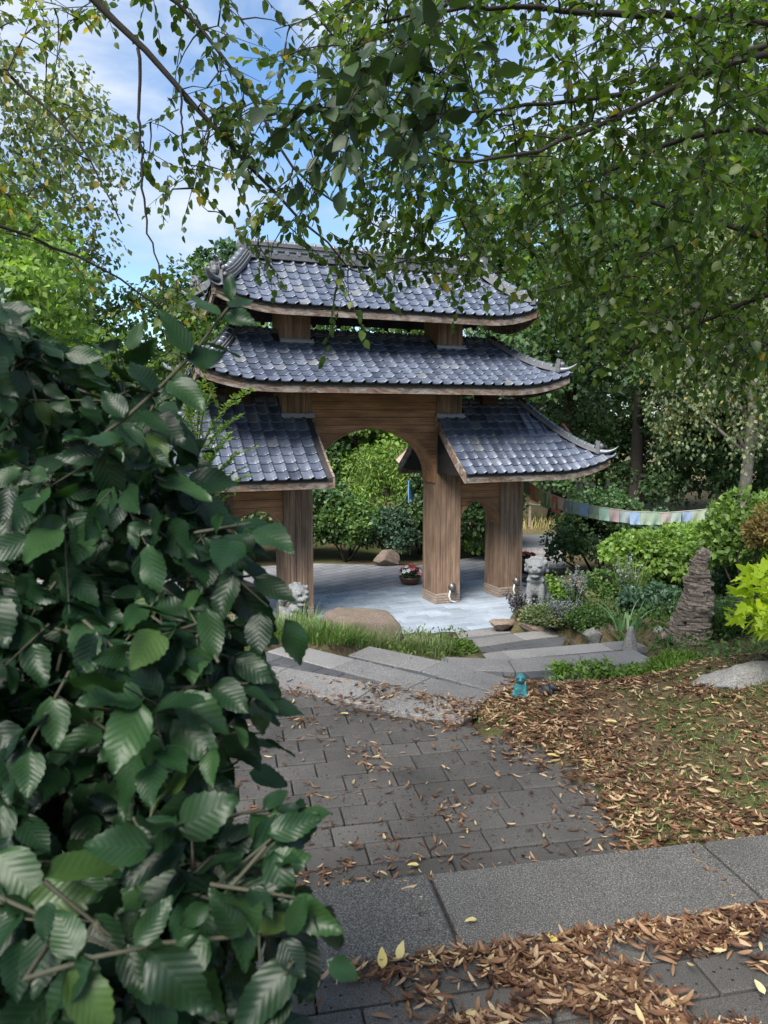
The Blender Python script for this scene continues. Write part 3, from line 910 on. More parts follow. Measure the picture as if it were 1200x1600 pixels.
def half_tile(L=.16, r=.05):
    n = 8; v = []; f = []
    for y, rr in ((0, r * .92), (L * .86, r), (L * .86, r * 1.14), (L, r * 1.14)):
        for k in range(n + 1):
            an = math.pi * k / n; v.append((rr * math.cos(an), y, rr * math.sin(an)))
    for i in range(3):
        for k in range(n): f.append((i * (n + 1) + k, i * (n + 1) + k + 1, (i + 1) * (n + 1) + k + 1, (i + 1) * (n + 1) + k))
    f.append(tuple(range(3 * (n + 1), 4 * (n + 1)))); f.append(tuple(range(n, -1, -1)))
    me = bpy.data.meshes.new('cap_tile'); me.from_pydata(v, [], f); me.update(); smooth(me); me.materials.append(M['tile_cap'])
    return me
CAP = half_tile()
def hip_ridge(rf, root, right, side, big=False):
    """row of half-round cap tiles over a two-layer course along a hip, ornament and upturned tip at the corner"""
    uf = (lambda t: rf.uR(t)) if right else (lambda t: rf.uL(t))
    P = lambda t: rf.front(uf(t), t, side)
    tt = np.linspace(.02, .86, 40); pp = [P(t) for t in tt]
    # courses
    for lay, (wd, z0, z1) in enumerate(((.10, .012, .045), (.075, .045, .075)) if not big else ((.12, .012, .06), (.095, .06, .105), (.075, .105, .14))):
        vs = []; fs = []
        for i, p in enumerate(pp):
            tng = (pp[min(i + 1, len(pp) - 1)] - pp[max(0, i - 1)]); s_ = Vector((tng.y, -tng.x, 0)).normalized() * wd
            vs += [p - s_ + Vector((0, 0, z0)), p + s_ + Vector((0, 0, z0)), p + s_ * .95 + Vector((0, 0, z1)), p - s_ * .95 + Vector((0, 0, z1))]
        n = len(pp)
        for i in range(n - 1):
            for j in range(4): fs.append((i * 4 + j, i * 4 + (j + 1) % 4, (i + 1) * 4 + (j + 1) % 4, (i + 1) * 4 + j))
        fs += [(3, 2, 1, 0), ((n - 1) * 4, (n - 1) * 4 + 1, (n - 1) * 4 + 2, (n - 1) * 4 + 3)]
        MB().add(vs, fs).build('hip_course', M['ridge_stone'], root, clean=True)
    zt = .14 if big else .073
    cum = np.concatenate([[0], np.cumsum([(pp[i + 1] - pp[i]).length for i in range(len(pp) - 1)])]); s = 0
    X = np.array([list(p) for p in pp])
    while s + .12 < cum[-1]:
        a = Vector([np.interp(s, cum, X[:, j]) for j in range(3)]); b = Vector([np.interp(s + .15, cum, X[:, j]) for j in range(3)])
        d = (b - a).normalized(); x = d.cross(Vector((0, 0, 1))).normalized(); z = x.cross(d)
        m = Matrix((x, d, z)).transposed().to_4x4(); m.translation = a + Vector((0, 0, zt - .01))
        link('hip_tile', CAP, None, root, m); s += .15
    # ornament
    tip = P(.87); d = (P(1.0) - P(.9)); d.z = 0; d.normalize(); sd_ = Vector((-d.y, d.x, 0))
    mb = MB()
    Mr = Matrix((d, sd_, Vector((0, 0, 1)))).transposed()
    sc = 1.25 if big else 1.0
    mb.box(tip + Vector((0, 0, .07)), (.07 * sc, .17 * sc, .14 * sc), Mr)
    mb.box(tip + Vector((0, 0, .16 * sc)), (.06 * sc, .10 * sc, .09 * sc), Mr)
    mb.ball(tip + d * .04 + Vector((0, 0, .12 * sc)), .05 * sc, None, 10, 7)
    mb.tube([tip + Vector((0, 0, .15 * sc)) - d * .02, tip + d * .005 + Vector((0, 0, .20 * sc))], [.045 * sc, .05 * sc], 8)
    if big:
        for q in range(7):
            an = math.pi * q / 6
            mb.ball(tip + sd_ * math.cos(an) * .12 + Vector((0, 0, .10 + math.sin(an) * .17)), (.035, .035, .035), None, 8, 6)
        mb.ball(tip + d * .05 + Vector((0, 0, .15)), (.06, .06, .075), None, 8, 6)
        mb.tube([tip + Vector((0, 0, .25)), tip + d * .03 + Vector((0, 0, .32)), tip + d * .10 + Vector((0, 0, .33))], [.04, .03, .015], 7)
    mb.build('ridge_ornament', M['ridge_stone'], root, sm=False)
    # upturned corner tip
    vs = []; fs = []; n = 9
    for i in range(n):
        q = i / (n - 1); p = P(.88) + d * (q * .30) + Vector((0, 0, .03 + (P(1.0).z - P(.88).z) * min(1, q * 1.2) + .13 * q ** 2.3))
        wd = .075 * (1 - q) ** .6 + .012; th = .045 * (1 - q) + .014
        for a_, b_ in ((-1, 0), (-.5, 1), (.5, 1), (1, 0), (0, -.6)): vs.append(p + sd_ * wd * a_ + Vector((0, 0, th * b_)))
    for i in range(n - 1):
        for j in range(5): fs.append((i * 5 + j, i * 5 + (j + 1) % 5, (i + 1) * 5 + (j + 1) % 5, (i + 1) * 5 + j))
    fs += [(4, 3, 2, 1, 0), tuple((n - 1) * 5 + j for j in range(5))]
    MB().add(vs, fs).build('corner_tip', M['tile_cap'], root, sm=True, clean=True)

def ridge_line(rf, root, a, b, tall=False):
    z0 = rf.zr - .02
    lay = [(.07, -.02, .015)] if not tall else [(.13, -.03, .05), (.10, .05, .085), (.115, .085, .10), (.085, .10, .15), (.10, .15, .165), (.075, .165, .215)]
    for wd, q0, q1 in lay:
        MB().box(((a + b) / 2, 0, z0 + (q0 + q1) / 2), (b - a, wd * 2, q1 - q0)).build('ridge_course', M['ridge_stone'], root, .006)
    zt = z0 + lay[-1][2] - .005; s = a
    while s + .13 < b:
        m = Matrix(((0, 1, 0, s), (-1, 0, 0, 0), (0, 0, 1, zt), (0, 0, 0, 1)))
        link('ridge_tile', CAP, None, root, m); s += .15
    if tall:
        me = MB().lathe([(.0, .012), (.028, .012), (.034, .0), (.034, -.07)], 10).mesh('round_end_tile', sm=False); me.materials.append(M['tile_cap'])
        s = a + .09
        while s < b:
            for sg in (-1, 1):
                m = Matrix.Translation((s, sg * .125, z0 + .065)) @ Matrix.Rotation(sg * -math.pi / 2, 4, 'X')
                link('round_end_tile', me, None, root, m)
            s += .172
        for e_, sg in ((a, -1), (b, 1)):
            mb = MB().box((e_ + sg * .02, 0, z0 + .12), (.06, .24, .30)).ball((e_ + sg * .05, 0, z0 + .15), (.05, .09, .11), None, 10, 7)
            mb.tube([(e_ + sg * .02, 0, z0 + .25), (e_ + sg * .05, 0, z0 + .31), (e_ + sg * .12, 0, z0 + .34)], [.05, .04, .015], 7)
            for q in range(5): mb.ball((e_ + sg * .045, -.11 + .055 * q, z0 + .03 + .02 * (q % 2)), .035, None, 8, 6)
            mb.build('ridge_ornament', M['ridge_stone'], root)
def flashing(root, cx, rf):
    # metal apron where a post goes through the tiles
    t = (D / 2 + .01) / rf.D; z = rf.front(cx, t).z
    mb = MB().box((cx, -D / 2 - .022, z + .03), (W + .05, .03, .07)).box((cx, -D / 2 - .05, z + .022), (W + .06, .06, .018))
    for i in range(9): mb.tube([(cx - W / 2 + .0 + i * W / 8, -D / 2 - .04, z + .066), (cx - W / 2 + i * W / 8 + .03, -D / 2 - .04, z + .066)], .012, 6)
    mb.build('flashing', M['metal_flash'], root)
    MB().box((cx, D / 2 + .022, z + .03), (W + .05, .03, .07)).build('flashing', M['metal_flash'], root)

cb = [(c - W / 2, c + W / 2) for c, _, k in COLS if k == 'c']
lowR = Roof('lower_roof', S1 / 2 + .012, 3.72, S1 / 2 + .012, 2.70, 1.20, 3.30, 2.205, .20, .80, False, True, 1.05)
lowL = Roof('lower_roof', -3.72, -S1 / 2 - .012, -2.70, -S1 / 2 - .012, 1.20, 3.30, 2.205, .20, .80, True, False, 1.05)
midR = Roof('middle_roof', -2.88, 2.88, -2.12, 2.12, 1.20, 4.29, 3.515, .20, .78, True, True, 1.1)
upR = Roof('upper_roof', -2.58, 2.58, -1.92, 1.92, .86, 5.34, 4.575, .21, .80, True, True, 1.0)
for rf in (lowR, lowL):
    rt = build_roof(rf, gate, cb)
    right = rf is lowR
    for sd2 in (-1, 1): hip_ridge(rf, rt, right, sd2)
    if right: ridge_line(rf, rt, S1 / 2 + W + .01, 2.72)
    else: ridge_line(rf, rt, -2.72, -S1 / 2 - W - .01)
    cx = COLS[1][0] if right else COLS[0][0]
    flashing(rt, cx, rf)
    sg = 1 if right else -1
    MB().box((sg * 2.08, 0, 3.45), (.30, .30, .42)).build('short_post', M['dark_wood'], gate, .005)
rt = build_roof(midR, gate, cb)
for r_ in (True, False):
    for sd2 in (-1, 1): hip_ridge(midR, rt, r_, sd2)
for a_, b_ in ((-2.14, cb[0][0] - .01), (cb[0][1] + .01, cb[1][0] - .01), (cb[1][1] + .01, 2.14)): ridge_line(midR, rt, a_, b_)
for c in (COLS[0][0], COLS[1][0]): flashing(rt, c, midR)
rt = build_roof(upR, gate, None)
for r_ in (True, False):
    for sd2 in (-1, 1): hip_ridge(upR, rt, r_, sd2, True)
ridge_line(upR, rt, -1.95, 1.95, True)
# floodlights on the column feet
for cx, du in ((COLS[1][0], .04), (COLS[3][0], .07)):
    x0 = cx + du
    lamp = empty('floodlight', (0, 0, 0), 0, gate)
    Mt = Matrix.Rotation(-.9, 3, 'X')
    MB().lathe([(.0, -.05), (.045, -.045), (.06, .0), (.066, .035), (.066, .045), (.055, .045), (.05, .02), (.0, .02)], 14, (x0, -D / 2 - .09, .27), Mt).build('lamp_head', M['lamp_metal'], lamp, sm=True)
    MB().lathe([(.0, .030), (.053, .030)], 14, (x0, -D / 2 - .09, .27), Mt).build('lens', M['white_plastic'], lamp)
    MB().tube([(x0, -D / 2 - .005, .24), (x0, -D / 2 - .06, .23), (x0, -D / 2 - .09, .26)], .016, 6).build('bracket', M['lamp_metal'], lamp)
    MB().tube([(x0 - .03, -D / 2 - .06, .22), (x0 - .05, -D / 2 - .065, .13), (x0 - .02, -D / 2 - .06, .05), (x0 + .05, -D / 2 - .05, .02), (x0 + .10, -D / 2 - .05, .012)], .013, 6).build('cable', M['white_plastic'], lamp, sm=True)

# ================================================================== VEGETATION BUILDERS
def rdir(n, up=0.0):
    d = rng.normal(size=(n, 3)); d[:, 2] += up; return norm(d)
def clumps(center, radii, nclump, rc, per, shell=.55, flat=1.0, bottom=-.5):
    """points and outward normals of leaves set on many small clumps spread through an ellipsoid"""
    c = rdir(nclump * 3); c = c[c[:, 2] > bottom][:nclump]
    rr = rng.uniform(shell, 1.0, (len(c), 1)) ** .6
    cc = np.asarray(center) + c * rr * np.asarray(radii)
    rcs = rng.uniform(.6, 1.25, len(cc)) * rc
    d = rdir(len(cc) * per, .25)
    idx = np.repeat(np.arange(len(cc)), per)
    r = rng.uniform(.35, 1.05, (len(idx), 1)) ** .5
    P = cc[idx] + d * r * rcs[idx, None] * np.array([1, 1, flat])
    return P, d, cc
def leaf_cloud(name, P, Nn, size, mat, parent, tmpl=None, droop=.3, jit=.7, var=.35, kind=None):
    tv, tf = tmpl or leaf_quad()
    n = len(P)
    nr = norm(Nn + rng.normal(size=(n, 3)) * jit + np.array([0, 0, .35]))
    ax = norm(Nn * .8 + rng.normal(size=(n, 3)) * .8 + np.array([0, 0, -droop]))
    sc = size * rng.uniform(1 - var, 1 + var, n)
    V, Fc = scatter(tv, tf, np.asarray(P), frames(ax, nr), sc)
    o = link(name, np_mesh(name, V, Fc, False), mat, parent)
    if kind: tag(o, kind=kind)
    return o
def limb(p0, p1, r0, r1, n=6, bend=.08, mb=None, sides=7):
    p0, p1 = np.asarray(p0, float), np.asarray(p1, float); L = np.linalg.norm(p1 - p0)
    off = rng.normal(size=3) * L * bend; off[2] = abs(off[2]) * .6
    pts = [p0 + (p1 - p0) * t + off * math.sin(math.pi * t) for t in np.linspace(0, 1, n)]
    (mb or MB()).tube(pts, list(np.linspace(r0, r1, n)), sides)
    return pts
def tree(name, label, base, h, crown_c, crown_r, mat, leaf, nclump, rc, per, trunk_r=.16, group=None, cat='tree', bark='bark', flat=.75, droop=.4, bottom=-.6, shell=.4, tmpl=None):
    base = np.asarray(base, float)
    t = empty(name, tuple(base)); tag(t, label, cat, group)
    cc0 = np.asarray(crown_c, float) - base
    P, Nn, cc = clumps(cc0, crown_r, nclump, rc, per, shell, flat, bottom)
    leaf_cloud('crown', P, Nn, leaf, mat, t, tmpl, droop)
    mb = MB()
    top = cc0 + np.array([0, 0, crown_r[2] * .55])
    pts = limb((0, 0, -.15), top, trunk_r, trunk_r * .25, 9, .03, mb, 9)
    for k in rng.choice(len(cc), min(16, len(cc)), False):
        zf = np.clip((cc[k][2] - .2 * crown_r[2]) / max(top[2], .1), .25, .9); i = int(zf * 7)
        limb(pts[i], cc[k], trunk_r * (.42 - .25 * zf), .012, 6, .10, mb, 6)
    mb.build('trunk', M[bark], t, sm=True)
    return t
def bush(name, label, center, radii, mat, leaf, nclump, rc, per, group=None, cat='shrub', stems=6, flat=.8, tmpl=None, bottom=-.35, droop=.2, ground=None, jit=.7):
    x, y = center[0], center[1]
    gz = float(height(x, y)) if ground is None else ground
    t = empty(name, (x, y, gz)); tag(t, label, cat, group)
    c0 = np.array([0, 0, center[2] - gz])
    P, Nn, cc = clumps(c0, radii, nclump, rc, per, .35, flat, bottom)
    keep = P[:, 2] > -.02
    leaf_cloud('foliage', P[keep], Nn[keep], leaf, mat, t, tmpl, droop, jit)
    mb = MB()
    for k in rng.choice(len(cc), min(stems, len(cc)), False):
        limb((rng.normal() * .03, rng.normal() * .03, -.05), cc[k], .018 + .01 * radii[2], .004, 6, .12, mb, 5)
    mb.build('stem', M['bark'], t, sm=True)
    return t
def blades(name, P, h, mat, parent, wid=.008, spread=.5, seg=4, droop=.5, kind=None, sync=None):
    """curved grass blades as strips; P local root points"""
    n = len(P); P = np.asarray(P, float)
    az = rng.uniform(0, 2 * math.pi, n) if sync is None else sync
    ln = h * rng.uniform(.55, 1.15, n); out = spread * rng.uniform(.2, 1.0, n) * ln; dr = droop * rng.uniform(.2, 1, n) * ln
    d = np.stack([np.cos(az), np.sin(az), np.zeros(n)], 1); s = np.stack([-np.sin(az), np.cos(az), np.zeros(n)], 1)
    V = []; 
    for i in range(seg + 1):
        q = i / seg
        c = P + d * (out * q ** 1.6)[:, None] + np.array([0, 0, 1]) * (ln * q - dr * q ** 2.6)[:, None]
        w = wid * (1 - q) ** .7 + .0006
        V += [c - s * w, c + s * w]
    V = np.stack(V, 1)                          # n, 2(seg+1), 3
    f = np.array([(2 * i, 2 * i + 1, 2 * i + 3, 2 * i + 2) for i in range(seg)])
    Fc = (f[None] + (np.arange(n) * 2 * (seg + 1))[:, None, None]).reshape(-1, 4)
    o = link(name, np_mesh(name, V.reshape(-1, 3), Fc), mat, parent)
    if kind: tag(o, kind=kind)
    return o
def tuft(name, label, x, y, rad, h, n, mat, wid=.007, spread=.5, droop=.5, group=None, cat='grass'):
    z = float(height(x, y)); t = empty(name, (x, y, z)); tag(t, label, cat, group)
    a = rng.uniform(0, 6.283, n); r = rad * np.sqrt(rng.uniform(0, 1, n))
    px, py = r * np.cos(a), r * np.sin(a)
    pz = height(x + px, y + py) - z - .015
    blades('blade_cluster', np.stack([px, py, pz], 1), h, mat, t, wid, spread, 4, droop, None, a + rng.normal(0, .7, n))
    return t
def rock(name, label, c, dim, mat, seed, rz=0, group=None, flat_top=False, cat='rock'):
    bm = bmesh.new(); bmesh.ops.create_icosphere(bm, subdivisions=4, radius=1)
    r = np.random.default_rng(seed); pl = [(norm(r.normal(size=3) * np.array([1, 1, .8])), r.uniform(.55, .85)) for _ in range(14)]
    ph = r.uniform(0, 6, 6)
    for v in bm.verts:
        p = np.array(v.co)
        for nn, dd in pl:
            q = p.dot(nn)
            if q > dd: p = p - nn * (q - dd)
        if flat_top and p[2] > .55: p[2] = .55 + (p[2] - .55) * .12
        p = p * (1 + .03 * math.sin(p[0] * 9 + ph[0]) * math.sin(p[1] * 8 + ph[1]) + .02 * math.sin(p[2] * 17 + ph[2] + p[0] * 11) + .012 * math.sin(p[1] * 31 + p[0] * 23 + ph[3]))
        p = p * (1 + .018 * math.sin(p[0] * 47 + ph[4]) * math.sin(p[1] * 53 + p[2] * 41 + ph[5]))
        v.co = p * np.array(dim)
    me = bpy.data.meshes.new(name); bm.to_mesh(me); bm.free(); smooth(me)
    o = link(name, me, mat); o.location = c; o.rotation_euler = (0, 0, rz)
    return tag(o, label, cat, group)

class Grower:
    """branches that reach out to every spray of leaves from the nearest wood"""
    def __init__(s): s.nodes = []; s.mb = MB()
    def branch(s, pts, r0, r1, sides=7, n=24):
        P = np.array([np.asarray(p, float) for p in pts]); cum = np.concatenate([[0], np.cumsum(np.linalg.norm(np.diff(P, axis=0), axis=1))])
        q = np.linspace(0, cum[-1], n); X = np.stack([np.interp(q, cum, P[:, j]) for j in range(3)], 1)
        k = np.ones(5) / 5
        Y = X.copy()
        for j in range(3): Y[2:-2, j] = np.convolve(X[:, j], k, 'valid')
        Y = Y + rng.normal(size=Y.shape) * .006
        Y[0] = X[0]; Y[-1] = X[-1]
        s.mb.tube(Y, list(np.linspace(r0, r1, n)), sides)
        s.nodes += [tuple(p) for p in Y]
    def reach(s, T, r=.004, sag=.05):
        arr = np.array(s.nodes); T = np.asarray(T, float)
        dd = np.linalg.norm(arr - T, axis=1) + .35 * np.maximum(0, T[2] - arr[:, 2])
        i = int(np.argmin(dd)); p0 = arr[i]; L = np.linalg.norm(T - p0)
        n = max(3, int(L / .12) + 2)
        off = rng.normal(size=3) * .06 * L; off[2] = abs(off[2]) + sag * L
        pts = [p0 + (T - p0) * t + off * math.sin(math.pi * t) for t in np.linspace(0, 1, n)]
        s.mb.tube(pts, list(np.linspace(r + (.006 if r > .003 else .0015) * min(1, L), r * .45, n)), 4, False)
        s.nodes += [tuple(p) for p in pts[1:]]
        return pts[-1] - pts[-2]
def spray_leaves(T, d, nleaf, length, size, hang=.5):
    """positions, axes and normals of alternate leaves along a short twig ending beyond T"""
    d = norm(np.asarray(d) + rng.normal(size=3) * .35 * np.linalg.norm(d)); d = norm(d + np.array([0, 0, -.25]))
    side = norm(np.cross(d, np.array([0, 0, 1.0]) + rng.normal(size=3) * .3))
    P, A, Nn = [], [], []
    for i in range(nleaf):
        q = i / max(1, nleaf - 1)
        sg = 1 if i % 2 else -1
        p = np.asarray(T) + d * (q - .5) * length + np.array([0, 0, -1]) * .06 * length * q * q + rng.normal(size=3) * .008
        a = norm(d * (.55 + .5 * q) + side * sg * (.9 - .5 * q) + np.array([0, 0, -hang]) + rng.normal(size=3) * .28)
        nn = norm(np.array([0, 0, 1.0]) + rng.normal(size=3) * .55 + d * .2)
        P.append(p); A.append(a); Nn.append(nn)
    return P, A, Nn, (np.asarray(T) - d * .5 * length, np.asarray(T) + d * .5 * length)
def in_px(poly, n):
    xs = [p[0] for p in poly]; ys = [p[1] for p in poly]; out = []
    while len(out) < n:
        x = rng.uniform(min(xs), max(xs)); y = rng.uniform(min(ys), max(ys))
        if inpoly(np.array(x), np.array(y), poly): out.append((x, y))
    return out

# ================================================================== TREES AROUND THE PLACE
SM = leaf_small(.32)
BL = at_y
# left background
tree('birch_tree', 'tall grey-green birch standing far behind the clipped left bushes', (-11.5, 21, 0), 12, (-10.9, 21, 8.1), (4.0, 3.2, 5.6), M['lf_birch'], .17, 150, .85, 130, .22, bark='bark_grey', flat=1.3, droop=1.2)
tree('leafy_tree', 'bright yellow-green leafy tree in front of the grey-green birch', (-7.6, 14.0, 0), 6, (-7.4, 14.0, 4.3), (2.6, 2.2, 2.6), M['lf_bright'], .13, 120, .62, 130, .14, flat=.6, droop=.5)
tree('spruce_tree', 'blue-green young conifer with upright tips beside the bright leafy tree', (-5.3, 10.6, .0), 4.8, (-5.3, 10.6, 3.2), (.7, .6, 1.1), M['lf_conifer'], .13, 60, .2, 60, .07, flat=1.5, droop=-.6)
tree('far_tree', 'round green tree far behind the left roof corner', (-6.6, 24, 0), 7, (-6.4, 24, 4.2), (3.0, 2.2, 3.2), M['lf_mid'], .17, 90, .75, 110, .16)
tree('pine_tree', 'slim dark pine top rising left of the upper roof', (-5.6, 27, 0), 9, (-5.6, 27, 6.0), (1.1, 1.1, 2.9), M['lf_bluegreen'], .22, 70, .42, 70, .13, flat=.5)
# behind the gate
tree('far_tree', 'pale green tree crown seen between the upper and middle roofs', (-1.2, 25, 0), 6, (-1.0, 25, 4.0), (3.6, 2.2, 2.75), M['lf_mid'], .17, 100, .75, 110, .16)
tree('far_tree', 'broad tree behind the gate under the right roof corner', (4.6, 27, 0), 7, (4.4, 27, 4.5), (3.6, 2.4, 3.6), M['lf_bluegreen'], .18, 110, .8, 110, .18)
tree('maple_tree', 'bright green maple filling the middle of the central arch', (-.5, 17.6, 0), 4, (-.55, 17.6, 2.35), (1.7, 1.3, 1.8), M['lf_bright'], .10, 130, .38, 150, .09, flat=.55, droop=.5)
bush('bamboo', 'feathery yellow-green bamboo clump low behind the central arch', (.15, 16.2, 1.15), (.95, .7, 1.05), M['lf_bright'], .10, 70, .28, 110, flat=1.3, droop=.9, cat='bamboo', tmpl=leaf_quad(.14))
bush('round_shrub', 'dark round shrub left of the bamboo behind the gate', (-1.55, 15.0, .75), (.85, .7, .95), M['lf_oak'], .085, 60, .30, 120)
bush('round_shrub', 'shrub with yellowish leaf tips at the edge of the forecourt', (-.75, 14.75, .55), (.62, .5, .62), M['lf_mid'], .08, 50, .24, 120)
bush('round_shrub', 'blue-green low shrub right of the yellow-tipped shrub', (.05, 14.85, .45), (.55, .45, .5), M['lf_bluegreen'], .07, 40, .22, 120)
bush('round_shrub', 'clipped dark dome shrub behind the flower bowl', (.75, 15.6, .55), (.62, .5, .6), M['lf_oak'], .06, 50, .2, 140, jit=.4)
bush('tall_shrub', 'tall dark evergreen shrub behind the central right column', (1.35, 15.0, 1.0), (.75, .6, 1.15), M['lf_oak'], .09, 70, .3, 130)
bush('tall_shrub', 'tall leafy shrub seen through the small right arch', (2.15, 15.9, 1.1), (.7, .6, 1.2), M['lf_mid'], .10, 60, .3, 120)
bush('low_shrub', 'bright low shrub at the foot of the right arch shrubs', (2.05, 15.0, .3), (.5, .4, .32), M['lf_bright'], .07, 26, .18, 90)
bush('tall_shrub', 'leafy shrub with pale leaves behind the small left arch', (-2.6, 14.6, 1.0), (.95, .7, 1.2), M['lf_birch'], .10, 70, .3, 120)
bush('tall_shrub', 'dark shrub behind the far left column of the gate', (-4.3, 13.8, 1.1), (1.2, .9, 1.4), M['lf_oak'], .10, 80, .36, 130)
bush('tall_shrub', 'dark bush closing the view left of the central arch', (-2.0, 17.2, 1.5), (1.3, .9, 1.7), M['lf_oak'], .11, 80, .4, 130)
# right background: oaks, weeping birch
OAK = 'dark oaks beyond the garden on the right'
tree('oak_tree', 'dark broad oak with a thick trunk behind the prayer flags', (6.1, 18.6, 0), 9, (6.1, 18.6, 4.9), (3.0, 2.4, 3.3), M['lf_oak'], .14, 170, .68, 150, .19, flat=.55)
tree('oak_tree', 'dark oak rising behind the right hip of the middle roof', (4.6, 20.6, 0), 9, (4.5, 20.6, 6.2), (2.6, 2.0, 3.4), M['lf_oak'], .15, 130, .68, 140, .24, flat=.6)
tree('oak_tree', 'tall deep-green oak at the back behind the weeping birch', (10.2, 20.6, 0), 11, (10.0, 20.6, 6.0), (3.6, 2.4, 4.6), M['lf_oak'], .16, 170, .8, 140, .30, flat=.6)
tree('weeping_birch', 'weeping birch with pale hanging leaves and a grey trunk', (6.7, 14.6, 0), 8, (6.7, 14.6, 3.9), (1.7, 1.4, 3.0), M['lf_birch'], .075, 150, .36, 170, .14, bark='bark_grey', flat=1.9, droop=1.6)
tree('leafy_tree', 'tall bright-leaved tree behind the overhanging branches', (9.6, 15.6, 0), 11, (8.9, 15.6, 8.0), (3.4, 2.2, 3.2), M['lf_mid'], .13, 130, .7, 140, .2)
bush('tall_shrub', 'deep green thicket under the prayer flags beside the oak', (5.2, 19.6, 1.3), (2.2, 1.0, 1.7), M['lf_oak'], .11, 80, .4, 130)
bush('tall_shrub', 'dark thicket behind the right end of the prayer flags', (8.2, 17.8, 1.6), (2.4, 1.2, 2.2), M['lf_oak'], .12, 110, .5, 130)
bush('tall_shrub', 'shadowy thicket closing the far edge of the garden', (12.0, 17.5, 2.0), (2.4, 1.4, 2.8), M['lf_oak'], .12, 90, .5, 120)
hedge_x = [(-16, 27, 4.0, 3.2), (-12.5, 28.5, 3.4, 3.0), (-9, 30, 3.4, 2.6), (-2.5, 31, 4.2, 2.4), (3.5, 31, 3.6, 2.4), (8.5, 30, 4.4, 3.6), (14, 27, 4.2, 4.4), (18, 23, 3.6, 4.6)]
hl = ['far green tree beyond the birch on the left', 'far tree filling the gap behind the birch', 'far low tree left of the pine top', 'far tree line crown behind the maple', 'far tree line crown behind the right half of the gate', 'far big tree behind the dark oaks', 'far tall tree behind the oaks and the weeping birch', 'outermost far tree at the right of the tree line']
for (x, y, rx, rz), lb_ in zip(hedge_x, hl):
    tree('far_tree', lb_, (x, y, 0), rz * 2, (x, y, rz * 1.05), (rx, 2.0, rz), M['lf_mid'] if x < 5 else M['lf_oak'], .22, 80, .95, 90, .2)

# ================================================================== OVERHANGING TREES
def overhang(name, label, base, trunk_pts, trunk_r, branches, zones, mat, ntop, high):
    t = empty(name, base); tag(t, label, 'tree')
    off = -np.asarray(base, float)
    g = Grower()
    trunk = MB(); tp = [np.asarray(p, float) + off for p in trunk_pts]
    trunk.tube(tp, list(np.linspace(trunk_r, trunk_r * .45, len(tp))), 12)
    trunk.build('trunk', M['bark'], t, sm=True)
    for pts, r0, r1 in branches: g.branch([np.asarray(p, float) + off for p in pts], r0, r1)
    PP, AA, NN, SS, MM = [], [], [], [], []
    for poly, n, dmin, dmax, sz, hang, mi in zones:
        tg = []
        for px, py in in_px(poly, n):
            y = rng.uniform(dmin, dmax); tg.append(at_y(px, py, y) + off)
        arr = np.array(g.nodes); tg.sort(key=lambda q: np.min(np.linalg.norm(arr - q, axis=1)))
        for q in tg:
            d = g.reach(q)
            nl = int(rng.integers(9, 16))
            P, A, Nn, seg = spray_leaves(q, d, nl, rng.uniform(.26, .46), sz, hang)
            g.mb.tube([seg[0], q, seg[1]], [.0028, .0024, .0012], 4, False)
            PP += P; AA += A; NN += Nn; SS += list(sz * rng.uniform(.72, 1.22, nl)); MM += [mi] * nl
    g.mb.build('branch', M['twig'], t, sm=True)
    PP, AA, NN, SS, MM = map(np.array, (PP, AA, NN, SS, MM))
    wp = PP - off; px_sz = SS / wp[:, 1]
    fr = frames(AA, NN)
    tv, tf = leaf_small(.33, .08, .14)
    order = np.argsort(-px_sz); big = order[:ntop]; rest = order[ntop:]
    mats = mat
    for mi, mm in enumerate(mats):
        me = np_mesh('leaf', tv, tf, True); me.materials.append(mm)
        for i in big[MM[big] == mi]:
            m = Matrix(fr[i].tolist()).to_4x4() @ Matrix.Scale(float(SS[i]), 4); m.translation = PP[i]
            link('leaf', me, None, t, m)
    V, Fc = scatter(tv, tf, PP[rest], fr[rest], SS[rest])
    me = np_mesh('crown', V, Fc, True)
    for mm in mats: me.materials.append(mm)
    me.polygons.foreach_set('material_index', np.repeat(MM[rest], len(tf)).astype(np.int32))
    o = link('crown', me, None, t); tag(o, kind='stuff')
    # unseen rest of the crown and its limbs, added overhead to shade the foreground
    Pc, Nc, cc = clumps(np.asarray(high[0], float) + off, high[1], high[2], .55, 70, .2, .5, -1.0)
    wz = Pc - off; k = wz[:, 2] > np.maximum(4.0, CAM_Z + .55 * wz[:, 1] + .35)
    leaf_cloud('shade_crown', Pc[k], Nc[k], .085, mats[0], t, leaf_quad(.34), kind='stuff')
    mb = MB()
    for q in cc[::6]:
        if (q - off)[2] > max(4.2, CAM_Z + .55 * (q - off)[1] + .3): limb(tp[-2], q, .03, .008, 7, .06, mb, 5)
    mb.build('limb', M['twig'], t, sm=True)
    return t
Y = at_y
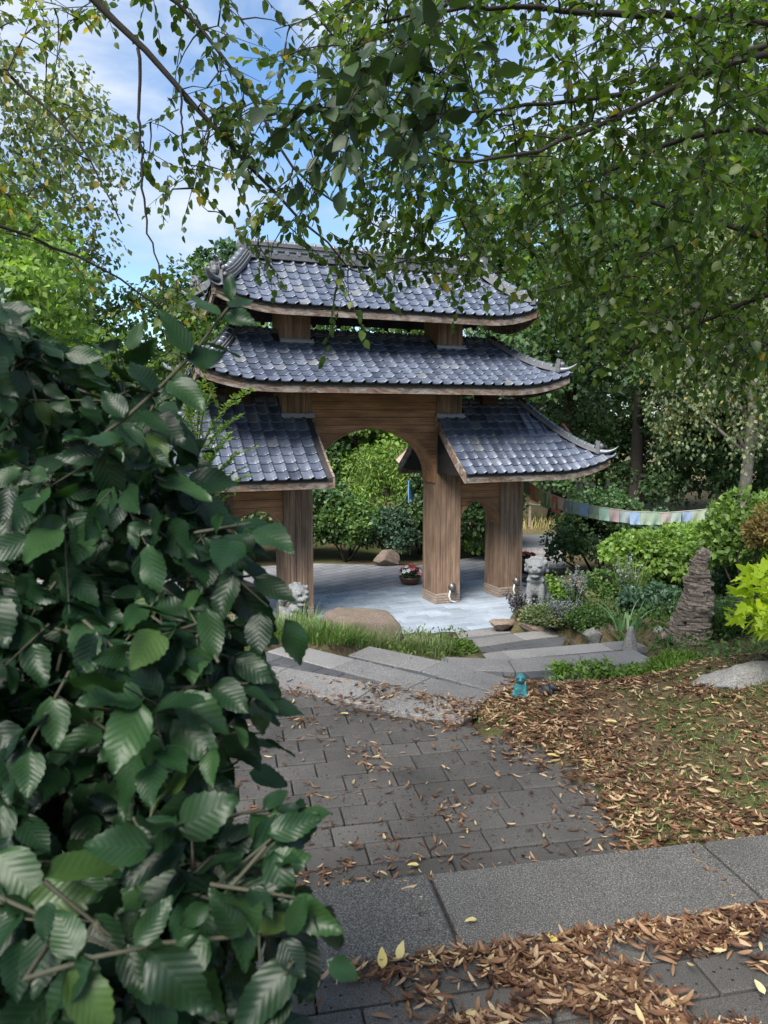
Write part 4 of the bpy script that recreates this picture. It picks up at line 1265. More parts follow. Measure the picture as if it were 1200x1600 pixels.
# right-hand tree, trunk just outside the picture
rb = [([(3.05, 4.3, 4.6), Y(1240, 32, 4.3), Y(1050, 25, 4.2), Y(920, 22, 4.1), Y(850, 8, 4.0), Y(760, 8, 3.9), Y(690, 18, 3.8), Y(600, 35, 3.7)], .032, .006),
      ([(3.05, 4.3, 4.3), Y(1230, 45, 4.5), Y(1100, 110, 4.5), Y(1030, 140, 4.4), Y(950, 155, 4.3), Y(850, 160, 4.2), Y(740, 175, 4.1), Y(665, 182, 4.0)], .03, .005),
      ([(3.05, 4.3, 4.2), Y(1230, 60, 4.0), Y(1080, 125, 3.9), Y(940, 195, 3.7), Y(870, 225, 3.5), Y(780, 260, 3.3), Y(700, 250, 3.1)], .026, .005),
      ([(3.05, 4.3, 3.9), Y(1220, 205, 4.4), Y(1120, 195, 4.5), Y(1050, 222, 4.7), Y(990, 250, 4.9), Y(900, 290, 5.1), Y(800, 360, 5.2)], .026, .005),
      ([(3.05, 4.3, 3.5), Y(1230, 385, 4.5), Y(1120, 345, 4.8), Y(1040, 322, 5.0), Y(950, 300, 5.2), Y(860, 330, 5.3), Y(780, 400, 5.4)], .026, .005),
      ([(3.05, 4.3, 3.4), Y(1220, 450, 5.0), Y(1100, 500, 5.2), Y(1000, 540, 5.3), Y(920, 580, 5.4)], .03, .005),
      ([(3.05, 4.3, 5.2), Y(1200, -60, 4.8), Y(1000, -120, 4.6), Y(800, -60, 4.6), Y(640, 40, 4.6), Y(560, 130, 4.6), Y(520, 230, 4.6)], .032, .005)]
rz_ = [([(620, -60), (1260, -60), (1260, 300), (960, 330), (760, 300), (620, 200)], 430, 3.4, 6.2, .058, .3, 0),
       ([(600, 180), (760, 290), (960, 320), (1260, 290), (1260, 600), (1100, 560), (1000, 560), (900, 520), (820, 440), (700, 420), (600, 330)], 330, 3.8, 6.6, .058, .3, 0),
       ([(840, 400), (1240, 400), (1240, 625), (1080, 575), (920, 560), (850, 490)], 110, 4.2, 6.8, .058, .3, 0),
       ([(500, -40), (640, -40), (640, 330), (560, 300), (510, 200)], 65, 3.6, 5.4, .058, .4, 0),
       ([(600, 20), (720, 80), (700, 230), (560, 250), (430, 190), (520, 90)], 22, 2.5, 3.0, .078, .5, 1),
       ([(560, 300), (760, 400), (740, 470), (640, 440), (560, 400)], 32, 4.4, 6.0, .056, .5, 0)]
overhang('overhanging_tree', 'leafy deciduous tree whose dark branches hang over the top right', (3.15, 4.3, .9),
         [(3.15, 4.3, .8), (3.12, 4.3, 2.2), (3.05, 4.32, 3.6), (3.0, 4.3, 5.0), (3.1, 4.2, 6.6)], .19, rb, rz_, [M['lf_canopy_r'], M['lf_dark']], 200, ((1.6, 1.0, 6.6), (4.2, 4.2, 1.9), 125))
lbr = [([(-3.4, 3.3, 5.2), (-2.5, 3.6, 5.45), Y(150, -10, 4.0), Y(215, 70, 4.0), Y(290, 148, 4.0), Y(345, 205, 4.05), Y(400, 272, 4.1), Y(430, 315, 4.15), Y(500, 360, 4.2), Y(545, 420, 4.2)], .038, .004),
       ([Y(215, 75, 4.0), Y(218, 160, 4.0), Y(220, 250, 4.0), Y(228, 345, 4.0), Y(262, 480, 4.0)], .009, .003),
       ([Y(282, 140, 4.0), Y(284, 230, 4.0), Y(300, 290, 4.0), Y(325, 330, 4.0)], .006, .002),
       ([(-3.0, 3.5, 5.6), Y(260, -20, 4.3), Y(335, 70, 4.3), Y(400, 140, 4.3), Y(425, 230, 4.3), Y(470, 300, 4.3), Y(540, 330, 4.3), Y(620, 370, 4.3)], .02, .004),
       ([(-3.2, 3.4, 5.3), Y(-60, 60, 5.0), Y(60, 150, 5.0), Y(115, 210, 5.0), Y(160, 280, 5.0), Y(190, 350, 5.0)], .02, .004),
       ([(-3.4, 3.3, 5.6), Y(420, -70, 4.4), Y(480, 10, 4.4), Y(560, 90, 4.4), Y(600, 190, 4.4)], .02, .004),
       ([(-3.3, 3.4, 3.6), Y(-40, 330, 5.0), Y(60, 380, 5.2), Y(180, 420, 5.4), Y(270, 500, 5.6), Y(310, 560, 5.6)], .018, .004)]
lz_ = [([(200, -40), (640, -40), (640, 200), (560, 260), (420, 230), (300, 160)], 58, 3.7, 4.9, .058, .55, 0),
       ([(210, 160), (330, 190), (440, 260), (560, 240), (600, 330), (460, 350), (380, 360), (290, 330), (215, 300)], 34, 3.8, 4.8, .056, .55, 0),
       ([(400, 330), (560, 340), (740, 380), (700, 430), (560, 440), (520, 520), (440, 440), (390, 400)], 20, 4.0, 4.8, .055, .6, 0),
       ([(380, 160), (460, 200), (380, 280), (320, 240)], 10, 3.8, 4.4, .056, .6, 0),
       ([(-80, -40), (200, -40), (160, 60), (180, 160), (130, 300), (-80, 330)], 60, 4.4, 6.0, .056, .5, 2),
       ([(20, 200), (160, 220), (230, 400), (60, 440), (-60, 380)], 18, 5.0, 6.2, .058, .5, 2),
       ([(200, 400), (300, 430), (345, 520), (330, 640), (230, 600), (190, 480)], 24, 5.0, 6.4, .060, .5, 2)]
overhang('overhanging_tree', 'slender tree with yellowing leaves whose drooping branches cross the sky at left', (-3.5, 3.2, .85),
         [(-3.5, 3.2, .75), (-3.45, 3.2, 2.4), (-3.4, 3.3, 4.0), (-3.4, 3.3, 5.3), (-3.3, 3.4, 6.6)], .15, lbr, lz_, [M['lf_canopy'], M['lf_dark'], M['lf_yellow']], 150, ((-2.6, .6, 6.4), (3.6, 4.2, 1.9), 120))

# ================================================================== SMALL THINGS IN THE GARDEN
def ground_hit(px, py):
    d = ray(px, py); t = 1.5
    while t < 60:
        if CAM_Z + d[2] * t < float(height(d[0] * t, d[1] * t)): break
        t += .02
    return np.array([d[0] * t, d[1] * t, float(height(d[0] * t, d[1] * t))])
def blob(name, balls, mat, parent=None, voxel=.012, bumpy=0.0):
    mb = MB()
    for b in balls: mb.ball(b[0], b[1], b[2] if len(b) > 2 else None, 14, 10)
    me = mb.mesh(name, clean=True)
    o = link(name, me, mat, parent)
    r = o.modifiers.new('remesh', 'REMESH'); r.mode = 'VOXEL'; r.voxel_size = voxel; r.use_smooth_shade = True
    s_ = o.modifiers.new('smooth', 'SMOOTH'); s_.factor = .6; s_.iterations = 4
    if bumpy:
        tx = bpy.data.textures.new('lump', 'CLOUDS'); tx.noise_scale = .05
        d = o.modifiers.new('lumps', 'DISPLACE'); d.texture = tx; d.strength = bumpy; d.mid_level = .5
    return o
Rx = lambda a: Matrix.Rotation(a, 3, 'X'); Ry = lambda a: Matrix.Rotation(a, 3, 'Y'); Rz = lambda a: Matrix.Rotation(a, 3, 'Z')
def lion(label, x, y, z, rz, sc, ball):
    t = empty('guardian_lion', (x, y, z), rz); t.scale = (sc,) * 3; tag(t, label, 'statue', 'stone guardian lions in front of the gate')
    B = [((0, .10, .30), (.17, .19, .22)), ((0, -.05, .42), (.165, .15, .19)), ((0, -.10, .54), (.15, .13, .13)),
         ((.13, .14, .16), (.09, .17, .14)), ((-.13, .14, .16), (.09, .17, .14)), ((.15, -.02, .07), (.065, .14, .06)), ((-.15, -.02, .07), (.065, .14, .06)),
         ((.10, -.15, .30), (.06, .065, .22)), ((-.10, -.15, .30), (.06, .065, .22)), ((.10, -.20, .075), (.07, .10, .055)), ((-.10, -.20, .14 if ball else .075), (.07, .10, .055)),
         ((0, -.13, .74), (.16, .15, .155)), ((0, -.25, .70), (.105, .09, .055)), ((0, -.24, .615), (.09, .08, .035)), ((0, -.325, .735), (.045, .03, .032)),
         ((.07, -.24, .79), (.048, .045, .035)), ((-.07, -.24, .79), (.048, .045, .035)), ((.0, .27, .42), (.06, .06, .15), Rx(-.3)), ((0, .27, .58), (.075, .06, .08))]
    for k in range(9):                      # mane curls
        for lvl in range(3):
            a = math.pi * (k / 8) * 1.15 - .24
            B.append(((.175 * math.cos(a) * (1 - .08 * lvl), -.06 + .07 * lvl, .72 + .175 * math.sin(a) * (1 - .08 * lvl) - .02 * lvl), (.042, .045, .042)))
    for k in range(5): B.append(((-.12 + .06 * k, -.21 + .02 * abs(k - 2), .535), (.036, .036, .036)))
    for sx in (-1, 1): B.append(((sx * .15, -.13, .83), (.04, .03, .055), Ry(sx * .5)))
    if ball: B.append(((-.10, -.23, .065), (.085, .085, .085)))
    blob('body', B, M['lion_stone'], t, .014, .012)
    for sx in (-1, 1): MB().ball((sx * .068, -.278, .79), (.022, .016, .02)).build('eye', M['lion_stone'], t, sm=True)
    MB().box((0, -.02, -.04), (.46, .62, .10)).build('plinth', M['lion_stone'], t, .012)
    return t
lp = at_z(838, 955, .10)
lion('grey stone guardian lion beside the lavender bed at the right gate column', lp[0] + .02, lp[1] + .1, .10, GYAW - .75, .82, True)
lion('grey stone guardian lion half hidden by grass at the left gate column', -1.10, 9.10, .02, GYAW + .35, .80, False)

# prayer flags -------------------------------------------------------------------
def flag_mat():
    m, n, p, out = new_mat('flag_cloth')
    o = n.nodes.new('ShaderNodeObjectInfo')
    v = coords(n, 'Object', (55, 55, 70))
    vo = n.nodes.new('ShaderNodeTexVoronoi'); vo.inputs['Scale'].default_value = 1; n.links.new(v, vo.inputs['Vector'])
    ink = ramp(n, [(.16, (.45,) * 3), (.24, (1,) * 3)], vo.outputs['Distance'])
    nf = noise(n, 9, 3, .6, coords(n, 'Object')); pt = ramp(n, [(.35, (.86,) * 3), (.65, (1.08,) * 3)], nf)
    c = mix(n, o.outputs['Color'], ink, .6, 'MULTIPLY'); c = mix(n, c, pt, 1.0, 'MULTIPLY')
    n.links.new(c, p.inputs['Base Color']); p.inputs['Roughness'].default_value = .85; p.inputs['Specular IOR Level'].default_value = .1
    t = n.nodes.new('ShaderNodeBsdfTranslucent'); n.links.new(c, t.inputs['Color']); ms = n.nodes.new('ShaderNodeMixShader'); ms.inputs[0].default_value = .3
    n.links.new(p.outputs[0], ms.inputs[1]); n.links.new(t.outputs[0], ms.inputs[2]); n.links.new(ms.outputs[0], out.inputs[0])
    M['flag'] = m
flag_mat()
f0 = np.array([*gate_xy(2.53, 0), 0]); 
line = [at_y(818, 748, 11.75), at_y(850, 768, 11.8), at_y(885, 781, 11.9), at_y(935, 792, 12.0), at_y(985, 799, 12.05), at_y(1040, 801, 12.1), at_y(1090, 797, 12.15), at_y(1128, 793, 12.2), at_y(1185, 792, 12.3)]
fl = empty('prayer_flags', tuple(line[0])); tag(fl, 'string of small coloured prayer flags from the gate column to the trees', 'flags')
off = -line[0]
MB().tube([p + off for p in line], .006, 5).build('string', M['rope'], fl, sm=True)
cum = np.concatenate([[0], np.cumsum([np.linalg.norm(line[i + 1] - line[i]) for i in range(len(line) - 1)])]); LA = np.array(line)
fcol = [(.16, .17, .10), (.50, .10, .03), (.30, .28, .07), (.12, .22, .09), (.36, .36, .10), (.55, .10, .07), (.62, .34, .20), (.20, .25, .20), (.28, .33, .29), (.24, .37, .58), (.30, .36, .22), (.33, .56, .42), (.55, .38, .38), (.42, .52, .55), (.26, .42, .68), (.32, .42, .30), (.30, .45, .32), (.50, .42, .37), (.38, .50, .44), (.30, .42, .66), (.38, .46, .28), (.36, .50, .40)]
s = .02; i = 0
while i < len(fcol) and s < cum[-1] - .4:
    w = .168; a = np.array([np.interp(s, cum, LA[:, j]) for j in range(3)]); b = np.array([np.interp(s + w, cum, LA[:, j]) for j in range(3)])
    hgt = .20 * random.uniform(.92, 1.06); sway = random.uniform(-.03, .03); nx, nz = 6, 6
    if i in (1, 3, 5): hgt *= 1.25
    vs = []; d = (b - a) / w; nrmv = norm(np.cross(d, [0, 0, 1.]))
    ph = random.uniform(0, 6)
    for r in range(nz + 1):
        for q in range(nx + 1):
            p = a + (b - a) * q / nx + np.array([0, 0, -1]) * hgt * r / nz + nrmv * (.018 * math.sin(ph + q * 1.1 + r * .4) * r / nz + sway * (r / nz) ** 1.5) + d * .012 * (r / nz) * math.sin(ph)
            vs.append(p - a)
    fs = [(r * (nx + 1) + q, r * (nx + 1) + q + 1, (r + 1) * (nx + 1) + q + 1, (r + 1) * (nx + 1) + q) for r in range(nz) for q in range(nx)]
    o = MB().add(vs, fs).build('flag', M['flag'], fl, sm=True, M=Matrix.Translation(a + off)); g_ = sum(fcol[i]) / 3; o.color = tuple((c * .72 + g_ * .28) * .85 for c in fcol[i]) + (1,)
    s += w * (1.02 if i > 7 else .62); i += 1

# stone cairn ---------------------------------------------------------------------
cb_ = ground_hit(1072, 1000)
cairn = empty('cairn', tuple(cb_)); tag(cairn, 'tall leaning cone of flat brown stones stacked dry', 'cairn')
stm = []
for q in range(6):
    r = np.random.default_rng(40 + q); bm = bmesh.new(); bmesh.ops.create_cube(bm, size=1)
    bmesh.ops.subdivide_edges(bm, edges=bm.edges[:], cuts=1, use_grid_fill=True)
    for v in bm.verts:
        p = np.array(v.co); l = np.linalg.norm(p); p = p * (.80 + .20 * (.5 / max(l, .5))) + r.normal(size=3) * .045; v.co = p
    me = bpy.data.meshes.new('stone'); bm.to_mesh(me); bm.free(); me.materials.append(M['cairn_stone']); stm.append(me)
HC = .90; z = 0.0; lean = .15
while z < HC:
    th = random.uniform(.034, .06); f = z / HC
    r = .185 * (1 - f) ** .9 + .03; cx = lean * f + .03 * math.sin(f * 5)
    n = max(3, int(2 * math.pi * r / random.uniform(.12, .19))); a0 = random.uniform(0, 6)
    for k in range(n):
        a = a0 + 2 * math.pi * k / n + random.uniform(-.12, .12); l = 2 * math.pi * r / n * random.uniform(.80, 1.12); dp = random.uniform(.10, .15) * (1 if r > .12 else .7)
        m = Matrix.Translation((cx + (r - dp * .42 + random.uniform(-.02, .02)) * math.cos(a), (r - dp * .42 + random.uniform(-.02, .02)) * math.sin(a), z + th / 2)) @ Matrix.Rotation(a + random.uniform(-.14, .14), 4, 'Z') @ Matrix.Rotation(random.uniform(-.05, .05), 4, 'X') @ Matrix.Diagonal((dp, l, th * random.uniform(.86, 1.02), 1))
        link('stone', random.choice(stm), None, cairn, m)
    z += th
MB().lathe([(.14, -.1), (.115, .25), (.07, .6), (.02, .82), (0, .84)], 10, (0, 0, 0), Matrix(((1, 0, lean * .9), (0, 1, 0), (0, 0, 1)))).build('core', M['soil'], cairn)
link('stone', stm[2], None, cairn, Matrix.Translation((lean + .01, 0, HC + .02)) @ Matrix.Rotation(.5, 4, 'Y') @ Matrix.Diagonal((.09, .07, .06, 1)))

# figurines ------------------------------------------------------------------------
def gz(x, y): return float(height(x, y))
fx, fy = at_z(813, 1093, .85)[:2]
t = empty('figurine', (fx, fy, gz(fx, fy)), -.25); t.scale = (1.0,) * 3
tag(t, 'small teal seated figurine with a round head at the lawn edge', 'figurine')
blob('body', [((0, 0, .042), (.036, .030, .045)), ((0, -.004, .072), (.026, .022, .022)), ((.034, -.03, .018), (.020, .042, .016), Rz(.5)), ((-.034, -.03, .018), (.020, .042, .016), Rz(-.5)), ((.02, -.058, .014), (.024, .014, .012)), ((-.02, -.058, .014), (.024, .014, .012)),
              ((.034, -.006, .060), (.011, .012, .026), Ry(-.3)), ((-.034, -.006, .060), (.011, .012, .026), Ry(.3)), ((.034, -.03, .036), (.010, .024, .010), Rx(.3)), ((-.034, -.03, .036), (.010, .024, .010), Rx(.3)), ((0, 0, .012), (.05, .05, .012))], M['teal'], t, .005)
blob('head', [((0, -.004, .118), (.037, .036, .036)), ((0, -.036, .112), (.012, .010, .008))], M['teal'], t, .004)
for sx in (-1, 1): MB().ball((sx * .016, -.036, .126), (.010, .004, .005), Ry(sx * .3)).build('eye', M['black_stone'], t, sm=True)
MB().tube([(-.012, -.038, .102), (0, -.041, .100), (.012, -.038, .102)], .0025, 5).build('mouth', M['black_stone'], t)
fx, fy = at_z(856, 1093, .85)[:2]
t = empty('figurine', (fx, fy, gz(fx, fy)), .9)
tag(t, 'tiny black crouching animal figurine next to the teal one', 'figurine')
blob('body', [((0, .01, .035), (.028, .045, .030), Rx(.35)), ((0, -.03, .062), (.022, .024, .024)), ((0, -.052, .058), (.012, .016, .012)), ((.022, .025, .016), (.014, .03, .016)), ((-.022, .025, .016), (.014, .03, .016)), ((.015, -.032, .022), (.009, .010, .024)), ((-.015, -.032, .022), (.009, .010, .024)),
              ((.013, -.018, .082), (.006, .006, .012)), ((-.013, -.018, .082), (.006, .006, .012)), ((0, .06, .02), (.009, .02, .009))], M['black_stone'], t, .005)

# flower bowls ---------------------------------------------------------------------
def bowl(name, label, x, y, z, r, h, flowers):
    t = empty(name, (x, y, z)); tag(t, label, 'flower pot')
    MB().lathe([(0, 0), (r * .55, 0), (r * .9, h * .45), (r, h * .85), (r * 1.05, h), (r * .93, h), (r * .86, h * .8), (0, h * .8)], 22).build('bowl', M['bronze'], t, sm=True)
    MB().lathe([(r * .88, h * .85), (0, h * .93)], 16).build('soil', M['soil'], t)
    n = 260; P = rdir(n, .6) * rng.uniform(.3, 1, (n, 1)) * np.array([r * .95, r * .95, .15]) + np.array([0, 0, h + .03])
    leaf_cloud('foliage', P, P - np.array([0, 0, h - .1]), .055, M['lf_oak'], t)
    fm = []
    for mt in flowers:
        mb = MB()
        for k in range(5):
            a = k * 1.2566; mb.ball((.017 * math.cos(a), .017 * math.sin(a), .006), (.016, .013, .005), Rz(a) @ Ry(-.35), 7, 4)
        mb.ball((0, 0, .008), .006, None, 6, 4); me = mb.mesh('flower', sm=True); me.materials.append(M[mt]); fm.append(me)
    for k in range(26):
        d = rdir(1, .5)[0]; p = np.array([d[0] * r * .95, d[1] * r * .95, h + .06 + .11 * max(0, d[2])]); me = fm[int(rng.integers(len(fm)))]
        m = Vector(norm(d + np.array([0, -.5, .4]))).to_track_quat('Z', 'Y').to_matrix().to_4x4() @ Matrix.Scale(1.25, 4); m.translation = p
        link('flower', me, None, t, m)
b = at_z(641, 914, 0)
bowl('flower_bowl', 'brown bowl of red and white flowers behind the platform', b[0], b[1] + .12, -.012, .18, .13, ['petal_red', 'petal_red', 'petal_pink', 'petal_white'])
b = at_z(826, 896, 0)
bowl('flower_bowl', 'dark flower pot partly hidden behind the outer right column', b[0], b[1] + .1, -.012, .17, .20, ['petal_red'])

# notice board with gable roof, sign, fence -----------------------------------------
t = empty('notice_board', (.98, 15.75, 0)); tag(t, 'small wooden notice board under a gable roof behind the gate', 'notice board')
for sx in (-1, 1):
    MB().box((sx * .48, 0, 1.0), (.09, .09, 2.0)).build('post', M['hut_wood'], t)
    Mx = Ry(sx * .75)
    MB().box((sx * .36, 0, 2.21), (1.0, .7, .05), Mx).build('roof_panel', M['hut_roof'], t)
    MB().box((sx * .35, -.36, 2.19), (.98, .03, .11), Mx).build('barge_board', M['hut_wood'], t)
MB().wall([(-.55, 1.90), (.55, 1.90), (0, 2.42)], -.05, .05).build('gable', M['hut_red'], t)
MB().box((0, -.06, 2.10), (.07, .03, .42)).build('king_post', M['hut_wood'], t)
MB().box((0, 0, 1.35), (.9, .06, .8)).build('board', M['hut_red'], t)
sx_ = at_y(641, 768, 15.2)
t = empty('road_sign', (sx_[0], 15.2, 0), .95); tag(t, 'narrow blue sign on a thin pole in front of the maple', 'sign')
MB().tube([(0, 0, 0), (0, 0, sx_[2] + .15)], .016, 8).build('pole', M['sign_pole'], t)
MB().box((0, -.03, sx_[2]), (.22, .02, .44)).build('panel', M['sign_blue'], t, .004)
t = empty('rope_fence', (3.2, 19.6, 0)); tag(t, 'low rope fence on wooden posts beyond the road', 'fence')
px_ = [-1.2, .55, 2.5, 4.6, 6.8]
for x in px_: MB().tube([(x, 0, -.1), (x + .01, 0, .62)], .04, 8).build('post', M['post_wood'], t)
for i in range(len(px_) - 1):
    a, b = px_[i], px_[i + 1]; MB().tube([(a + (b - a) * q, -.03, .55 - .09 * math.sin(math.pi * q)) for q in np.linspace(0, 1, 9)], .013, 5).build('rope', M['rope'], t, sm=True)

# rocks ---------------------------------------------------------------------------------
def rk(name, label, px, py, z, dim, mat, seed, rz=0, ft=False, dz=0.0, group=None):
    p = at_z(px, py, z); return rock(name, label, (p[0], p[1], z + dz), dim, M[mat], seed, rz, group, ft)
rk('boulder', 'flat brown sandstone boulder in the grass beside the upper steps', 570, 1000, .36, (.48, .33, .27), 'rock_brown', 3, .35 - .6, True, .15)
rk('boulder', 'long pale grey boulder at the far edge of the leaf-strewn lawn', 1178, 1064, .90, (.48, .24, .17), 'rock_grey', 23, .25, False, -.03)
rk('boulder', 'small brown block stone at the right corner of the platform edge', 786, 980, .05, (.22, .12, .10), 'rock_brown', 8, .3, True, .04)
rk('boulder', 'low stone hidden among the purple plants by the lion', 838, 985, .12, (.24, .15, .12), 'rock_brown', 9, -.2, True, .02)
rk('boulder', 'pinkish grey stone beside the lower steps', 928, 1000, .26, (.15, .11, .10), 'rock_grey', 12, .4, False, .04)
rk('boulder', 'broad pinkish stone behind the iris leaves', 955, 990, .28, (.24, .14, .10), 'rock_brown', 13, .1, False, .03)
rk('boulder', 'upright whitish stone right of the lower steps', 985, 1018, .32, (.085, .08, .19), 'rock_grey', 15, .4, False, .08)
rk('boulder', 'pale stone at the foot of the cairn', 1031, 1000, .30, (.14, .11, .11), 'rock_grey', 17, 1.0, False, .04)
rk('boulder', 'grey mossy stone under the figurines at the stair edge', 788, 1092, .80, (.14, .10, .07), 'rock_grey', 19, .2, True, .0)
rk('boulder', 'brown stone at the planting edge behind the forecourt', 604, 880, .02, (.30, .22, .20), 'rock_brown', 21, .2, False, .06)

# ================================================================== GARDEN PLANTS
def gh(px, py):
    p = ground_hit(px, py); return p[0], p[1], p[2]
def on(px, py): return gh(px, py)[:2]
# left grass bed
gl = ['feathery pale grass tuft beside the shrub at the left bed', 'pale seeding grass at the back of the left bed', 'tall green grass tuft in the middle of the left bed', 'grass tuft in front of the hidden lion', 'fine green grass clump next to the flat boulder', 'pale grass fringe behind the top step', 'green tuft at the corner of the top step', 'soft grass cushion along the platform edge', 'green grass growing right behind the left end of the second step', 'pale grass growing right behind the second step slab', 'short green grass between second step and flat boulder', 'short pale grass in front of the flat boulder']
gp = [(395, 1000, .30, .36, 300, 'grass_pale'), (420, 965, .38, .40, 320, 'grass_pale'), (470, 985, .34, .40, 320, 'grass'), (480, 950, .36, .30, 280, 'grass'), (545, 1005, .24, .24, 300, 'grass_pale'), (440, 1003, .25, .22, 220, 'grass_pale'), (510, 1000, .26, .28, 260, 'grass'), (540, 962, .30, .20, 260, 'grass'), (425, 1006, .26, .26, 240, 'grass'), (478, 1010, .26, .24, 260, 'grass_pale'), (525, 1014, .24, .2, 240, 'grass'), (562, 1018, .2, .14, 200, 'grass_pale')]
for (px, py, r, h, n, m), lb_ in zip(gp, gl):
    x, y = at_z(px, py + 12, .40 if py > 990 else .30)[:2]; tuft('grass_tuft', lb_, x, y, r, h, int(n * 1.6), M[m], .005, .6, .55)
for x, y, lb_ in [(-.80, 6.98, 'grass fringe at the left end of the second step'), (-.52, 6.95, 'grass fringe behind the middle of the second step'), (-.40, 7.2, 'grass fringe at the left end of the third step'), (-.12, 7.42, 'grass between the third step and the flat boulder'), (.18, 7.42, 'grass along the far side of the third step'), (.45, 7.45, 'grass tuft where the ground cover meets the fourth step')]:
    tuft('grass_tuft', lb_, x, y, .22, .24, 260, M['grass' if x < -.3 else 'grass_pale'], .005, .6, .6)
x, y = at_z(545, 968, .26)[:2]; bush('low_shrub', 'low green shrub mound at the edge of the blue-grey platform', (x, y, gz(x, y) + .10), (.34, .2, .13), M['lf_bright'], .04, 40, .10, 110)
x, y = at_z(515, 960, .27)[:2]; bush('low_shrub', 'silvery green cushion plant behind the left bed grasses', (x, y, gz(x, y) + .08), (.30, .22, .13), M['lf_bluegreen'], .04, 30, .1, 110)
x, y = at_z(613, 990, .2)[:2]; tuft('iris_plant', 'upright iris leaves beside the flat boulder', x, y, .08, .42, 26, M['iris'], .012, .5, .3, cat='plant')
x, y, z = at_z(587, 985, .2)
t = empty('gladiolus', (x, y, gz(x, y))); tag(t, 'single red flower spike beside the flat boulder', 'flower')
MB().tube([(0, 0, 0), (.005, 0, .18), (.012, 0, .34)], .005, 5).build('stalk', M['iris'], t)
for k in range(5): MB().ball((.014 + .012 * (k % 2) - .006, -.006, .20 + .026 * k), (.020 - .002 * k, .016, .016)).build('bloom', M['petal_red'], t, sm=True)
blades('blade_cluster', [(.01 * q, 0, 0) for q in range(-3, 4)], .26, M['iris'], t, .009, .4)
for k, (px, py, rx, lb_) in enumerate([(655, 1022, .24, 'bright green ground cover beside the flat boulder'), (690, 1020, .24, 'yellow-green ground cover between boulder and steps'), (722, 1020, .12, 'small leafy plant at the left end of the lower steps')]):
    p = at_z(px, py, .34); bush('ground_cover', lb_, (p[0], p[1], p[2] + .0), (rx, .16, .08), M['lf_bright'], .036, 34, .07, 60, cat='plant', ground=p[2] - .15, jit=1.0)
# right bed
def spikes(name, label, x, y, n, h, lean, spread, mat_leaf, mat_fl, group=None):
    z = gz(x, y); t = empty(name, (x, y, z)); tag(t, label, 'plant', group)
    mb = MB(); P, Nn, P2, N2 = [], [], [], []
    for k in range(n):
        a = rng.uniform(0, 6.283); o = spread * rng.uniform(.2, 1); hh = h * rng.uniform(.7, 1.1)
        tip = np.array([o * math.cos(a) + lean[0], o * math.sin(a) * .6 + lean[1], hh]); b0 = np.array([rng.normal() * .05, rng.normal() * .04, 0])
        pts = [b0 + (tip - b0) * q + np.array([0, 0, .12 * hh * math.sin(math.pi * q)]) for q in np.linspace(0, 1, 7)]
        mb.tube(pts, list(np.linspace(.005, .0015, 7)), 4, False)
        for q in np.linspace(.15, 1.0, 34):
            p = b0 + (tip - b0) * q + np.array([0, 0, .12 * hh * math.sin(math.pi * q)]); d = rdir(1, .2)[0]
            (P if q < .55 else P2).append(p + d * .012 * (1.3 - q)); (Nn if q < .55 else N2).append(d)
    mb.build('stem', M['grass_pale'], t)
    leaf_cloud('foliage', np.array(P), np.array(Nn), .045, M[mat_leaf], t, leaf_quad(.2))
    leaf_cloud('flower_cluster', np.array(P2), np.array(N2), .030, M[mat_fl], t, leaf_quad(.3), kind='stuff')
x, y = on(905, 960); spikes('lavender', 'tall grey-violet lavender leaning left behind the lion', x, y, 22, .60, (-.14, -.05), .26, 'lf_bluegreen', 'lf_grey')
x, y = on(975, 945); spikes('lavender', 'upright grey-violet lavender spikes in the middle of the bed', x, y, 15, .62, (.02, 0), .22, 'lf_bluegreen', 'lf_grey')
x, y = on(885, 975); spikes('lavender', 'low silvery lavender sprawling in front of the lion', x, y, 16, .30, (-.10, -.06), .36, 'lf_grey', 'lf_grey')
x, y = on(812, 985); spikes('dark_herb', 'dark purple herb at the lion plinth by the platform', x, y, 18, .30, (-.03, 0), .18, 'lf_purple', 'lf_purple')
for px, py, rx, rz2, mt, lf, lb_ in [
    (872, 985, .26, .10, 'lf_birch', .032, 'low grey-green herb mound beside the lower steps'), (925, 978, .24, .10, 'lf_mid', .035, 'spreading green herb beside the pinkish stone'),
    (865, 940, .26, .22, 'lf_bright', .06, 'small yellow-green shrub right behind the lion'), (842, 992, .20, .07, 'lf_birch', .03, 'creeping herb along the lower step edge'),
    (960, 930, .40, .20, 'lf_mid', .05, 'leafy undergrowth between the lavenders'), (1020, 960, .34, .22, 'lf_bluegreen', .06, 'blue-green leafy plant left of the cairn'),
    (1120, 945, .36, .24, 'lf_bluegreen', .06, 'blue-green leafy plant right of the cairn'), (1150, 985, .40, .26, 'lf_oak', .06, 'dark leafy plant below the fern'),
    (1000, 925, .36, .22, 'lf_mid', .06, 'green undergrowth behind the iris leaves')]:
    x, y = on(px, py); bush('herb_mound', lb_, (x, y, gz(x, y) + rz2 * .5), (rx, rx * .75, rz2), M[mt], lf, 34, .11, 110, cat='plant', stems=4)
x, y = on(980, 985); tuft('iris_plant', 'pale arching iris leaves in the middle of the bed', x, y, .14, .40, 60, M['iris'], .013, .9, .7, cat='plant')
x, y = on(985, 935); tuft('grass_tuft', 'tall fine grass behind the pale iris leaves', x, y, .2, .6, 160, M['grass'], .005, .35, .3)
x, y = on(1030, 965); tuft('grass_tuft', 'grass tuft at the left foot of the cairn', x, y, .22, .38, 160, M['grass'], .005, .5, .5)
p = at_z(1000, 1050, .62); tuft('iris_plant', 'dark green strap leaves in front of the upright stone', p[0], p[1], .06, .34, 16, M['iris'], .016, .9, .6, cat='plant')
p = at_z(968, 1068, .70)
